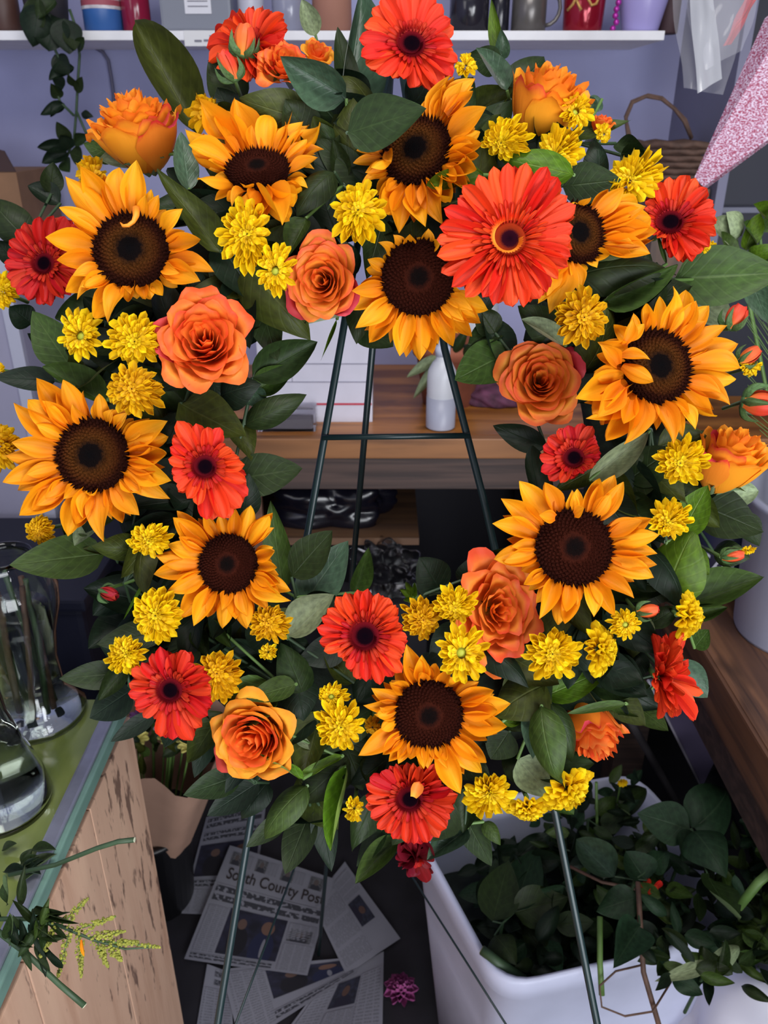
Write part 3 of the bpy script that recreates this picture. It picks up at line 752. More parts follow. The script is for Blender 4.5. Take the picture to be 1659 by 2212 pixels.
# ------------------------------------------------------------ left table: green top under glass, metal trim, knotty wooden side
tz = 0.85
tb = empty('display_table', (-0.75, 0.4, 0), 'green-topped table with a metal edge and a knotty wooden side at the lower left', 'table')
GTOP = N('green_top'); GTOP.set(Roughness=0.12)
f_ = GTOP.noise(GTOP.mapping(GTOP.obj(), (6, 2, 6)), 4, 4)
GTOP.color(GTOP.ramp(f_, [(0.3, srgb(92, 106, 52)), (0.7, srgb(128, 138, 78))]))
XE = -0.345
MB().box((XE - 0.42, 0.14, tz - 0.009), (0.80, 1.44, 0.018)).build('table_top', GTOP.m, tb, None, True)
MB().box((XE - 0.0155, 0.14, tz - 0.006), (0.017, 1.44, 0.016), None, 0.003).build('metal_trim', plain('aluminium', (150, 152, 168), 0.32, 0.6, 0.15, 30), tb, None, True)
MB().box((XE - 0.0035, 0.14, tz - 0.010), (0.007, 1.44, 0.018), None, 0.002).build('glass_edge', plain('glass_edge_teal', (112, 146, 134), 0.3, 0, 0.2, 20), tb, None, True)
def knotty():
    k = N('knotty_side'); k.set(Roughness=0.6)
    o = k.obj()
    f = k.noise(k.mapping(o, (20, 26, 2.2)), 1.0, 6, 0.6)
    col = k.ramp(f, [(0.25, srgb(178, 134, 108)), (0.5, srgb(208, 168, 142)), (0.8, srgb(220, 182, 154))])
    sp = k.noise(k.mapping(o, (60, 75, 20)), 1.0, 3, 0.6)
    big = k.noise(k.mapping(o, (9, 9, 2.5)), 1.0, 2)
    m_ = k.math('MULTIPLY', k.math('MAXIMUM', k.math('SUBTRACT', k.math('ADD', sp, k.math('MULTIPLY', big, 0.5)), 0.86), 0), 9.0)
    col = k.mix(k.math('MINIMUM', m_, 0.8), col, srgb(84, 58, 50))
    k.color(col); k.bump(f, 0.2, 0.002); return k.m
KN = knotty()
yb = 0.862
for i_ in range(6):
    w_ = 0.19 if i_ else 0.165
    y1_ = yb - sum((0.19 if j_ else 0.165) for j_ in range(i_))
    MB().box((XE - 0.012, y1_ - w_ / 2, 0.41), (0.022, w_ - 0.0016, 0.82), None, 0.0015).build('side_plank', KN, tb, None, True)
MB().box((XE - 0.42, 0.14, 0.41), (0.76, 1.40, 0.80)).build('table_core', DARK, tb, None, True)
# vases
GL = glass_mat('vase_glass', (0.93, 0.96, 0.95, 1), 0.01, 1.42)
WAT = glass_mat('vase_water', (0.90, 0.93, 0.84, 1), 0.0, 1.2)
def glass_vase(c, prof, th, label, water_h):
    o = empty('glass_vase', c, label, 'vase')
    inner = [(max(0.001, r_ - th), max(z_, th * 1.6)) for r_, z_ in reversed(prof) if r_ > th]
    MB().lathe(prof + inner + [(0.001, th * 1.6)], c, 48).build('glass_body', GL, o, None, True)
    wp = [(0.001, th * 1.8)] + [(max(0.001, r_ - th * 1.15), max(z_, th * 1.8)) for r_, z_ in prof if z_ < water_h and r_ > th] 
    wp += [(wp[-1][0], water_h), (0.001, water_h)]
    MB().lathe(wp, c, 40).build('water', WAT, o, None, True)
    return o
vc = onZ(85, 1545, tz)
v1 = glass_vase(vc, [(0.001, 0), (0.058, 0), (0.060, 0.008), (0.052, 0.018), (0.038, 0.04), (0.037, 0.09), (0.043, 0.13), (0.053, 0.165), (0.055, 0.19), (0.047, 0.215), (0.032, 0.23), (0.034, 0.24)], 0.003, 'round-shouldered glass vase with dark stems in water, the further of two on the green table', 0.165)
st1 = []
for i_ in range(6):
    a_ = i_ * 2.4
    b_ = vc + Vector((0.018 * math.cos(a_), 0.018 * math.sin(a_), 0.012)); t_ = vc + Vector((0.020 * math.cos(a_ + 1.2), 0.02 * math.sin(a_ + 1.2), 0.20))
    so = MB().tube([b_ - b_, (t_ - b_) * 0.5, t_ - b_], 0.0034, 6).build('cut_stem', M['stem_d'] if i_ % 2 else M['twig'], None, Matrix.Translation(b_))
    tag(so, 'dark flower stem standing in the water of the further glass vase', 'stem', 'stems in the further glass vase')
vc2 = onZ(8, 1738, tz)
v2 = glass_vase(vc2, [(0.001, 0), (0.052, 0), (0.054, 0.008), (0.049, 0.04), (0.036, 0.085), (0.027, 0.13), (0.024, 0.20), (0.027, 0.235), (0.030, 0.24)], 0.003, 'slender glass vase half out of the picture, the nearer of two on the green table', 0.10)

# goldenrod and cut stems on the table edge
gq = P(60, 1995, 0.70)
gd = empty('goldenrod', gq, 'cut goldenrod with a yellow-green plume lying over the table edge at the lower left', 'flower')
def gtube(pts, r_, name, mat, d=0.70):
    MB().tube([P(x, y, dd) for x, y, dd in pts], r_, 6).build(name, mat, gd, None, True)
gtube([(-30, 1985, 0.70), (60, 1985, 0.70), (130, 2000, 0.70), (200, 2030, 0.70), (270, 2050, 0.70), (345, 2046, 0.70)], [0.0022, 0.002, 0.0018, 0.0013, 0.001, 0.0005], 'stem', M['stem_d'])
FLO = plain('goldenrod_floret', (138, 140, 52), 0.7, 0, 0.25, 200)
plumes = [((130, 2000), (190, 1940)), ((160, 2010), (250, 1980)), ((190, 2025), (270, 2012)), ((200, 2030), (345, 2046)), ((210, 2035), (232, 2088)), ((170, 2020), (176, 2110)), ((150, 2012), (125, 2112)), ((240, 2045), (262, 2075)), ((120, 2005), (85, 2070)), ((225, 2038), (300, 2035))]
for pi, (a_, b_) in enumerate(plumes):
    mb = MB()
    for i_ in range(90):
        t_ = (i_ / 90) ** 0.8
        sp = 12 * (1.12 - t_)
        x = a_[0] + (b_[0] - a_[0]) * t_ + rnd.uniform(-sp, sp); y = a_[1] + (b_[1] - a_[1]) * t_ + rnd.uniform(-sp, sp)
        c_ = P(x, y, 0.70 + rnd.uniform(-0.004, 0.004))
        rv = bmesh.ops.create_icosphere(mb.bm, subdivisions=1, radius=rnd.uniform(0.0008, 0.0015))
        bmesh.ops.translate(mb.bm, verts=rv['verts'], vec=c_)
    o = mb.build('plume', FLO, gd, None, True); o['kind'] = 'stuff'
    gtube([(a_[0], a_[1], 0.70), (b_[0], b_[1], 0.70)], 0.0006, 'branch', M['stem'])
for i_ in range(26):
    bx_, by_ = rnd.uniform(0, 110), 1985 + rnd.uniform(-30, 60)
    an = rnd.uniform(-2.6, 2.2)
    Ln = rnd.uniform(40, 90)
    b_ = P(bx_, by_, 0.705) - gq; t_ = P(bx_ + Ln * math.cos(an), by_ + Ln * math.sin(an), 0.69) - gq
    link('leaf', leaf_mesh(rnd.choice(VAR), rnd.choice('dkmd')), gd, span(b_, t_, (rnd.uniform(-.4, .4), -0.8, 0.8), rnd.uniform(11, 24) / FPX * 0.7))
yp = link('petal', SUN[0], gd, span(P(176, 2030, 0.69) - gq, P(182, 2066, 0.69) - gq, (0, -.8, .6), 0.0035)); yp['label'] = 'single bright yellow petal stuck to the plume'
c1 = empty('cut_stem', P(30, 1888, 0.76), 'bare green stem cut off square, the upper of two crossing the wooden table side', 'stem')
MB().tube([P(20, 1890, 0.765), P(120, 1868, 0.755), P(210, 1832, 0.75), P(255, 1818, 0.75), P(290, 1814, 0.75)], [0.0020, 0.0022, 0.0023, 0.0024, 0.0025], 10).build('stalk', M['stem_d'], c1, None, True)
MB().tube([P(290, 1814, 0.75), P(291.5, 1814, 0.75)], 0.0024, 10).build('cut_end', plain('cut_pale', (196, 198, 170), 0.7), c1, None, True)
c2 = empty('cut_stem', P(0, 2010, 0.70), 'bare green stem cut off square, the lower of two crossing the wooden table side', 'stem')
MB().tube([P(-20, 2000, 0.70), P(60, 2062, 0.70), P(130, 2128, 0.69), P(182, 2172, 0.69)], [0.0026, 0.0024, 0.0024, 0.0026], 10).build('stalk', M['stem_d'], c2, None, True)
MB().tube([P(182, 2172, 0.69), P(183, 2173, 0.69)], 0.0025, 10).build('cut_end', bpy.data.materials['cut_pale'], c2, None, True)
for i_ in range(9):
    x, y = rnd.uniform(-10, 70), rnd.uniform(1830, 1900)
    b_ = onZ(x, y, tz + 0.006); t_ = onZ(x + rnd.uniform(20, 60), y + rnd.uniform(-40, 20), tz + 0.012)
    link('leaf', leaf_mesh('fold', rnd.choice('dk')), gd, span(b_ - gq, t_ - gq, (0, 0, 1), 0.012))

# ------------------------------------------------------------ bouquet in kraft paper standing in a black tub
kq = onZ(395, 1985, 0.0)
tub = empty('flower_tub', (kq.x, kq.y + 0.10, 0), 'black plastic tub on the floor behind the wooden table side', 'tub')
kc = Vector((kq.x - 0.065, kq.y + 0.06, 0))
tub.location = kc
MB().lathe([(0.001, 0), (0.075, 0), (0.092, 0.22), (0.097, 0.222), (0.097, 0.232), (0.086, 0.232), (0.070, 0.012), (0.001, 0.012)], kc, 32).build('tub_body', plain('tub_black', (16, 16, 20), 0.4), tub, None, True)
bqt = empty('wrapped_bouquet', kc + Vector((0, 0, 0.02)), 'mixed bouquet in a brown kraft paper cone behind the wooden table side', 'bouquet')
KP = plain('kraft_paper', (156, 122, 104), 0.85, 0, 0.10, 14)
def cone(u, v):
    a_ = u * 2 * PI * 0.97 + 0.6
    r_ = 0.03 + 0.105 * v + 0.010 * v * math.sin(a_ * 5) 
    z_ = 0.02 + 0.46 * v + 0.05 * v * v * math.sin(a_ * 2 + 1.2) + 0.02 * v * math.sin(a_ * 7)
    return (r_ * math.cos(a_), r_ * math.sin(a_), z_)
bqt.rotation_euler = (0, math.radians(10), 0)
link('paper_wrap', grid_mesh('paper_wrap', 40, 10, cone, KP), bqt)
PUR = plain('purple_floret', (88, 46, 96), 0.7, 0, 0.3, 100); PNK = plain('pink_petal', (196, 150, 178), 0.6, 0, 0.2, 60); YEL = plain('pale_yellow_petal', (206, 196, 110), 0.6, 0, 0.2, 60)
pet_p, pet_k, pet_y = [recolor(MUM[:1], m_)[0] for m_ in (PUR, PNK, YEL)]
for i_ in range(16):
    a_, r_ = rnd.uniform(0, 6.28), rnd.uniform(0.0, 0.10)
    c_ = Vector((r_ * math.cos(a_), r_ * math.sin(a_), 0.44 + rnd.uniform(0, 0.05)))
    pm = (pet_p, pet_k, pet_y, pet_y)[i_ % 4]
    for j_ in range(9):
        b2 = j_ * 2 * PI / 9
        link('petal', pm, bqt, span(c_, c_ + Vector((0.024 * math.cos(b2), 0.024 * math.sin(b2), 0.010)), (0, 0, 1), 0.010))
    add_stem(bqt, Vector((c_.x * 0.2, c_.y * 0.2, 0.0)), c_, 0.004)
for i_ in range(30):
    a_, r_ = rnd.uniform(0, 6.28), rnd.uniform(0.02, 0.09)
    c_ = Vector((r_ * math.cos(a_), r_ * math.sin(a_), 0.40 + rnd.uniform(0, 0.05))); t_ = c_ + Vector((rnd.uniform(-.05, .05), rnd.uniform(-.05, .03), rnd.uniform(0.02, 0.06)))
    link('leaf', leaf_mesh(rnd.choice(VAR), rnd.choice('dkmo')), bqt, span(c_, t_, (0, -0.6, 0.8), 0.02))

# ------------------------------------------------------------ newspapers on the floor
def print_mat():
    k = N('news_print'); k.set(Roughness=0.9)
    uv, u, v = k.uv()
    s_ = k.math('SINE', k.math('MULTIPLY', v, 150.0))
    w_ = k.noise(k.mapping(uv, (34, 24, 1)), 1.0, 1)
    colm = k.math('SINE', k.math('MULTIPLY', u, 2 * PI * 3))
    f = k.math('MULTIPLY', k.math('GREATER_THAN', s_, -0.1), k.math('GREATER_THAN', w_, 0.42))
    f = k.math('MULTIPLY', f, k.math('LESS_THAN', colm, 0.9))
    k.color(k.mix(k.math('MULTIPLY', f, 0.55), srgb(128, 128, 138), srgb(84, 84, 92))); return k.m
def head_mat():
    k = N('news_headline'); k.set(Roughness=0.9)
    uv, u, v = k.uv()
    w_ = k.noise(k.mapping(uv, (26, 5, 1)), 1.0, 2)
    s_ = k.math('LESS_THAN', k.math('ABSOLUTE', k.math('SUBTRACT', k.math('FRACT', k.math('MULTIPLY', v, 2.0)), 0.5)), 0.33)
    k.color(k.mix(k.math('MULTIPLY', k.math('MULTIPLY', k.math('GREATER_THAN', w_, 0.44), s_), 0.9), srgb(128, 128, 138), srgb(36, 36, 44))); return k.m
def photo_mat(name, sx_, c_bg, figs):
    k = N(name); k.set(Roughness=0.7)
    uv, u, v = k.uv()
    col = k.ramp(k.noise(uv, 5, 3), [(0.35, srgb(*[c * 0.55 for c in c_bg])), (0.7, srgb(*c_bg))])
    for (fx, fy, rx_, ry2, c_) in figs:
        d_ = k.math('ADD', k.math('POWER', k.math('DIVIDE', k.math('SUBTRACT', u, fx), rx_), 2.0), k.math('POWER', k.math('DIVIDE', k.math('SUBTRACT', v, fy), ry2), 2.0))
        col = k.mix(k.math('LESS_THAN', d_, 1.0), col, srgb(*c_))
    k.color(col); return k.m
PAPER = plain('newsprint', (128, 128, 138), 0.9, 0, 0.04, 20)  # paper grey lowered to stand in for the shade on the floor
PRN, HED = print_mat(), head_mat()
PH1 = photo_mat('photo_two_people', 1, (44, 44, 66), [(0.28, 0.3, 0.17, 0.34, (24, 22, 30)), (0.28, 0.70, 0.075, 0.12, (96, 74, 66)), (0.70, 0.22, 0.2, 0.42, (30, 34, 62)), (0.72, 0.25, 0.03, 0.22, (120, 120, 130)), (0.72, 0.72, 0.11, 0.16, (108, 80, 68))])
PH2 = photo_mat('photo_portrait', 1, (52, 54, 72), [(0.5, 0.1, 0.34, 0.34, (34, 32, 48)), (0.5, 0.58, 0.15, 0.2, (88, 64, 56))])
ICON = photo_mat('photo_icon', 1, (112, 112, 118), [(0.5, 0.15, 0.36, 0.3, (50, 50, 58)), (0.5, 0.6, 0.18, 0.24, (90, 80, 78))])
INK = plain('ink', (44, 36, 36), 0.9)
def news(label, corners, z, items, wob=0.004):
    c = [onZ(x, y, z) for x, y in corners]           # top left, top right, bottom right, bottom left
    o0 = sum(c, Vector()) / 4
    def at(u, v, dz=0.0):
        p = (c[0] * (1 - u) + c[1] * u) * (1 - v) + (c[3] * (1 - u) + c[2] * u) * v
        return p - o0 + Vector((0, 0, dz + wob * (0.5 + 0.5 * math.sin(u * 4 + v * 3 + corners[0][0]))))
    o = empty('newspaper', o0, label, 'newspaper')
    sh = link('sheet', grid_mesh('sheet', 12, 12, lambda u, v: tuple(at(u, 1 - v)), PAPER), o)
    link('under_sheet', grid_mesh('under_sheet', 12, 12, lambda u, v: tuple(at(0.012 + u * 0.985, (1 - v) * 0.985 + 0.01, -0.0012)), PAPER), o)
    for nm, u0, v0, u1, v1, m_ in items:
        if nm == 'masthead':
            me = text_mesh(m_, 0.1, INK, 'masthead', 0.0)
            xs = [v.co.x for v in me.vertices]; ys = [v.co.y for v in me.vertices]
            for v in me.vertices:
                uu = (v.co.x - min(xs)) / (max(xs) - min(xs)); vv = 1 - (v.co.y - min(ys)) / (max(ys) - min(ys))
                v.co = at(u0 + (u1 - u0) * uu, v0 + (v1 - v0) * vv, 0.0012)
            link('masthead', me, sh)
            continue
        link(nm, grid_mesh(nm, 6, 6, lambda u, v: tuple(at(u0 + (u1 - u0) * u, v0 + (v1 - v0) * (1 - v), 0.0008)), m_), sh)
    return o
TB, PHN, HL = 'text_block', 'photo', 'headline'
news('newspaper sheet half under the kraft paper bouquet', [(446, 1766), (575, 1735), (545, 1975), (392, 1975)], 0.002,
     [(HL, .05, .03, .95, .16, HED), (HL, .05, .20, .95, .30, HED), (PHN, .04, .34, .96, .66, PH1), (HL, .04, .69, .96, .76, HED), (TB, .04, .78, .96, .98, PRN)])
news('narrow newspaper strip left of the front easel leg at the bottom', [(448, 2085), (500, 2100), (505, 2290), (412, 2290)], 0.003,
     [(HL, .35, .03, .85, .22, HED), (TB, .06, .25, .94, .97, PRN)])
news('newspaper sheet with a portrait photo at the bottom centre', [(700, 2120), (829, 2056), (825, 2290), (570, 2290)], 0.004,
     [(PHN, .34, .16, .66, .46, PH2), (TB, .05, .05, .30, .95, PRN), (TB, .68, .15, .96, .95, PRN), (TB, .34, .5, .66, .95, PRN)])
news('newspaper sheet with a dark photo under the front page, bottom centre', [(478, 2096), (762, 2068), (772, 2100), (520, 2260)], 0.006,
     [(PHN, .32, .12, .97, .62, PH1), (TB, .03, .06, .30, .95, PRN), (HL, .3, .80, .97, .95, HED)])
news('newspaper page with one small portrait right of the front page', [(745, 1862), (865, 2030), (748, 2106), (672, 1950)], 0.008,
     [(PHN, .38, .14, .68, .42, PH2), (TB, .06, .46, .94, .95, PRN), (TB, .06, .06, .34, .42, PRN)])
news('newspaper front page with masthead and two people in the photo', [(497, 1828), (722, 1898), (664, 2110), (398, 2072)], 0.011,
     [(PHN, .06, .05, .16, .17, ICON), (TB, .17, .05, .26, .17, PRN), (PHN, .30, .05, .40, .17, ICON), (TB, .41, .05, .50, .17, PRN), (PHN, .54, .05, .65, .18, ICON), (TB, .66, .05, .75, .17, PRN), (PHN, .80, .05, .92, .18, ICON),
      ('masthead', .08, .20, .97, .34, 'South County Post'), (HL, .03, .36, .97, .52, HED), (TB, .03, .55, .20, .92, PRN), (PHN, .22, .54, .72, .92, PH1), (TB, .74, .55, .98, .70, PRN), (PHN, .75, .60, .95, .72, ICON), (TB, .74, .74, .98, .98, PRN), (HL, .03, .94, .70, .985, HED)])

# pink flower dropped on the floor
q = onZ(866, 2140, 0.02)
pf = empty('pink_flower', q, 'pink-purple flower head dropped on the dark floor beside the white bin', 'flower')
PKP = recolor(MUM[:2], plain('pink_head', (150, 70, 124), 0.6, 0, 0.3, 60))
for li in range(5):
    for i_ in range(9):
        a_ = i_ * 2 * PI / 9 + li * 0.4
        R_ = 0.036 * (1 - li * 0.18)
        link('petal', PKP[i_ % 2], pf, span((0, 0, -0.01), (R_ * math.cos(a_), R_ * math.sin(a_), 0.004 + li * 0.006), (0, 0, 1), 0.014))

# ------------------------------------------------------------ white bin full of cuttings
BZ = 0.50
cA = onZ(1078, 2136, BZ); cB = onZ(915, 1800, BZ) ; cC = onZ(1360, 1690, BZ); 
ex_ = Vector((0.131, 0.030, 0)).normalized()
cD = cA + ex_ * 0.42
cB = cA + (onZ(925, 1852, BZ) - cA).normalized() * 0.33
cC = cB + ex_ * 0.43
bc = (cA + cB + cC + cD) / 4
BINW = plain('bin_white', (198, 202, 226), 0.45, 0, 0.08, 9)
bn = empty('white_bin', (bc.x, bc.y, 0), 'white plastic bin full of leafy cuttings at the lower right', 'bin')
def rounded(corners, r_, n_=6):
    out = []
    m_ = len(corners)
    for i_ in range(m_):
        p = corners[i_]; a_ = (corners[i_ - 1] - p).normalized(); b_ = (corners[(i_ + 1) % m_] - p).normalized()
        for j_ in range(n_ + 1):
            t_ = j_ / n_
            out.append(p + a_ * r_ * (1 - t_) ** 2 + b_ * r_ * t_ ** 2)
    return out
def ring_at(z_, k_, off=0.0):
    cs_ = [Vector((bc.x, bc.y, 0)) + (Vector((c.x, c.y, 0)) - Vector((bc.x, bc.y, 0))) * k_ for c in (cA, cD, cC, cB)]
    return [p + Vector((0, 0, z_)) for p in rounded(cs_, 0.055 * k_)]
mb = MB()
rings = [ring_at(0.0, 0.78), ring_at(0.30, 0.90), ring_at(0.455, 0.965), ring_at(0.46, 1.0), ring_at(0.493, 1.005), ring_at(0.50, 0.985), ring_at(0.497, 0.955), ring_at(0.45, 0.94), ring_at(0.30, 0.87), ring_at(0.01, 0.75)]
rv = [[mb.bm.verts.new(p) for p in rg] for rg in rings]
for a_, b_ in zip(rv, rv[1:]):
    for k_ in range(len(a_)):
        f = mb.bm.faces.new((a_[k_], a_[(k_ + 1) % len(a_)], b_[(k_ + 1) % len(a_)], b_[k_])); f.smooth = True
mb.bm.faces.new(rv[-1]); mb.bm.faces.new(list(reversed(rv[0])))
mb.build('bin_body', BINW, bn, None, True)
pl_ = N('compost'); 
fillo = empty('cuttings_pile', (bc.x, bc.y, 0.05), 'heap of small dark green trimmings filling the white bin', 'plant trimmings')
mb = MB()
rv = [[mb.bm.verts.new(p) for p in ring_at(0.02, 0.72)], [mb.bm.verts.new(p) for p in ring_at(0.36, 0.86)]]
for k_ in range(len(rv[0])): mb.bm.faces.new((rv[0][k_], rv[0][(k_ + 1) % len(rv[0])], rv[1][(k_ + 1) % len(rv[0])], rv[1][k_]))
ctop = mb.bm.verts.new((bc.x, bc.y, 0.42))
for k_ in range(len(rv[1])): mb.bm.faces.new((rv[1][k_], rv[1][(k_ + 1) % len(rv[1])], ctop))
mb.build('heap', plain('heap_dark', (16, 26, 20), 0.9, 0, 0.5, 60), fillo, None, True)
def in_bin(u_, v_, big_=False):
    p = (cA * (1 - u_) + cD * u_) * (1 - v_) + (cB * (1 - u_) + cC * u_) * v_
    return Vector((bc.x + (p.x - bc.x) * (0.60 if big_ else 0.74), bc.y + (p.y - bc.y) * (0.60 if big_ else 0.74), 0))
for i_ in range(290):
    big = i_ < 110
    c_ = in_bin(rnd.random(), rnd.random(), big) + Vector((0, 0, rnd.uniform(0.39, 0.47)))
    if i_ > 170: c_ = in_bin(rnd.uniform(0.45, 1.0), rnd.uniform(0.1, 1)) + Vector((0, 0, rnd.uniform(0.45, 0.57)))
    L_ = 0.055 if big else 0.036
    an = rnd.uniform(0, 6.28)
    t_ = c_ + Vector((L_ * math.cos(an), L_ * math.sin(an), rnd.uniform(-0.01, 0.03)))
    link('leaf', leaf_mesh(rnd.choice(VAR), rnd.choice('kkkdg') if i_ < 240 else rnd.choice('dmg')), fillo, span(c_ - fillo.location, t_ - fillo.location, (rnd.uniform(-.5, .5), -0.7, 0.8), rnd.uniform(0.026, 0.04) if big else rnd.uniform(0.012, 0.024)))
def cutting(label, node, leaves, zc=0.55, stem_to=None, cat='cutting'):
    nd = onZ(node[0], node[1], zc)
    o = empty('leafy_cutting', nd, label, cat, 'leafy cuttings in the white bin')
    for bx_, by_, tx, ty, w_, sh in leaves:
        b_ = onZ(bx_, by_, zc) - nd; t_ = onZ(tx, ty, zc + rnd.uniform(-0.015, 0.02)) - nd
        dd = (onZ(bx_, by_, zc) - CAM).dot(FW)
        link('leaf', leaf_mesh(rnd.choice(['flat', 'arch', 'fold', 'wave']), sh, 'b'), o, span(b_, t_, (rnd.uniform(-.3, .3), -0.6, 0.8), w_ / FPX * dd))
        if b_.length > 0.006: add_stem(o, b_, (0, 0, 0), 0.003, STEMD, 'stalk')
    add_stem(o, (0, 0, 0), (rnd.uniform(-.03, .03), rnd.uniform(0, .03), -0.14), 0.005, STEMD)
    return o
cutting('rose cutting with five big dark leaves standing out of the white bin', (1494, 1792), [(1496, 1788, 1572, 1700, 116, 'g'), (1490, 1791, 1376, 1757, 92, 'g'), (1496, 1796, 1566, 1890, 96, 'g'), (1530, 1893, 1595, 1992, 80, 'd'), (1500, 1800, 1470, 1860, 60, 'k')], 0.62)
cutting('cutting with a greyish leaf turned over in the white bin', (1372, 1900), [(1328, 1894, 1244, 1812, 80, 'b'), (1397, 1902, 1352, 1838, 84, 'g'), (1376, 1938, 1286, 1968, 70, 'g'), (1382, 2000, 1326, 2088, 78, 'g'), (1400, 1880, 1440, 1840, 50, 'g')], 0.58)
cutting('cutting with wide grey-green leaves just inside the left rim of the white bin', (1085, 1995), [(1108, 1970, 1158, 1832, 88, 'g'), (1110, 1972, 1226, 1938, 86, 'd'), (1064, 1990, 1098, 1860, 92, 'd'), (1068, 2022, 1114, 2082, 62, 'd')], 0.48)
cutting('small-leaved cuttings at the back rim of the white bin', (1270, 1770), [(1250, 1780, 1215, 1730, 50, 'd'), (1290, 1760, 1330, 1720, 40, 'm'), (1300, 1790, 1350, 1760, 44, 'd'), (1320, 1750, 1400, 1700, 60, 'd'), (1270, 1800, 1230, 1850, 50, 'k')], 0.52)
cutting('pale lobed leaf lying over the front rim of the white bin', (1532, 2082), [(1534, 2082, 1412, 2120, 30, 'p'), (1520, 2085, 1470, 2060, 36, 'm'), (1540, 2090, 1600, 2040, 40, 'p'), (1560, 2060, 1630, 2010, 50, 'd')], 0.56)
for (lab, pts, r_, m_) in (('thick cut stem with a pale end lying on the left rim of the white bin', [(1041, 2052, .505), (1075, 2078, .50), (1130, 2115, .46)], 0.007, M['stem_d']),
                           ('brown thorny twig standing upright in the front of the white bin', [(1378, 1905, .60), (1384, 2010, .57), (1390, 2100, .52), (1425, 2220, .48)], 0.0036, M['twig']),
                           ('green stem standing at the back of the white bin', [(1288, 1690, .60), (1290, 1800, .50), (1292, 1850, .44)], 0.0024, M['stem']),
                           ('green stem leaning on the front rim of the white bin', [(1296, 1980, .56), (1296, 2080, .53), (1300, 2150, .50)], 0.004, M['stem']),
                           ('long brownish stem lying across the cuttings in the white bin', [(1232, 1872, .54), (1300, 1905, .55), (1372, 1920, .55)], 0.0024, M['twig']),
                           ('curling dry tendril looped over the front rim of the white bin', [(1385, 2085, .53), (1330, 2098, .53), (1295, 2130, .52), (1300, 2175, .51), (1350, 2195, .50), (1410, 2185, .50), (1450, 2120, .51)], 0.0014, M['twig']),
                           ('pale green stem at the right edge above the white bin', [(1595, 1960, .62), (1640, 1905, .66), (1680, 1870, .68)], 0.006, M['stem'])):
    P3 = [onZ(x, y, z_) for x, y, z_ in pts]
    so = MB().tube([p - P3[0] for p in P3], r_, 8).build('cut_stem', m_, None, Matrix.Translation(P3[0]))
    tag(so, lab, 'stem')
    if 'thick' in lab:
        d0 = (P3[1] - P3[0]).normalized()
        MB().tube([-d0 * 0.001, Vector()], r_ * 0.8, 10).build('cut_end', plain('cut_end_pale', (150, 150, 110), 0.8), so)
lk = empty('leafy_cutting', onZ(1560, 2020, 0.56), 'bushy cutting of small lobed leaves at the lower right corner', 'cutting', 'leafy cuttings in the white bin')
for i_ in range(190):
    x, y = rnd.uniform(1410, 1700), rnd.uniform(1900, 2110)
    if i_ % 2: x, y = rnd.uniform(1580, 1720), rnd.uniform(1740, 2130)
    b_ = onZ(x, y, rnd.uniform(0.5, 0.58)); an = rnd.uniform(0, 6.28)
    t_ = b_ + Vector((0.04 * math.cos(an), 0.04 * math.sin(an), rnd.uniform(-.01, .02)))
    link('leaf', leaf_mesh(rnd.choice(VAR), rnd.choice('dkmgd')), lk, span(b_ - lk.location, t_ - lk.location, (rnd.uniform(-.5, .5), -.7, .8), rnd.uniform(0.012, 0.026)))
for x, y in ((1385, 1915), (1400, 1930), (1410, 1920)):
    q = onZ(x, y, 0.575)
    po = link('red_petal', GERR[0], None, span(q, q + Vector((0.016, 0.01, 0.002)), (0, -.6, .8), 0.008))
    tag(po, 'small red petal caught among the cuttings in the white bin', 'petal', 'red petals in the white bin')
yb_ = empty('yellow_bud', onZ(1343, 1686, 0.60), 'tiny yellow bud with a dark eye above the back rim of the white bin', 'flower bud')
for i_ in range(9):
    a_ = i_ * 2 * PI / 9
    link('petal', MUM[0], yb_, span((0.002 * math.cos(a_), 0, 0), (0.009 * math.cos(a_), -0.006, 0.009 * math.sin(a_)), (0, -1, 0.3), 0.005))
add_stem(yb_, (0, 0.002, 0), (0.01, 0.03, -0.1), 0.003)
# white plastic bag in the corner
bgq = onZ(1590, 2190, 0.30)
crumple('plastic_bag', (bgq.x + 0.03, bgq.y - 0.02, 0.24), (0.14, 0.13, 0.20), plain('bag_white', (206, 206, 220), 0.5), 'white plastic bag at the lower right corner beside the bin', 'plastic bag', 9, 0.25, 2.2)
# ------------------------------------------------------------ flowers of the wreath
WX, WY = 845, 975
def ring_depth(px, py):
    rr = math.hypot((px - WX) / 1.0, (py - WY) / 1.12)
    k = (rr - 480) / 300
    return 0.645 + 0.042 * min(1.6, k * k) * (1 if k > 0 else 0.8)
def flower_root(name, cx, cy, tilt, z, label, cat, group, spin=0.0):
    d = ring_depth(cx, cy) + z
    c = P(cx, cy, d)
    n = (RT * tilt[0] + UP * tilt[1] - FW).normalized()
    X = (RT - n * RT.dot(n))
    if X.length < 0.2: X = UP.cross(n)
    X.normalize()
    Y = n.cross(X)
    if spin:
        X, Y = X * math.cos(spin) + Y * math.sin(spin), Y * math.cos(spin) - X * math.sin(spin)
    mw = Matrix(((X.x, Y.x, n.x, c.x), (X.y, Y.y, n.y, c.y), (X.z, Y.z, n.z, c.z), (0, 0, 0, 1)))
    o = empty(name, None, label, cat, group, mw)
    inv = mw.inverted()
    def to_local(px, py, lift=0.0):
        r = ray(px, py)
        t = (c + n * lift - CAM).dot(n) / r.dot(n)
        return inv @ (CAM + r * t)
    return o, d / FPX, to_local, inv
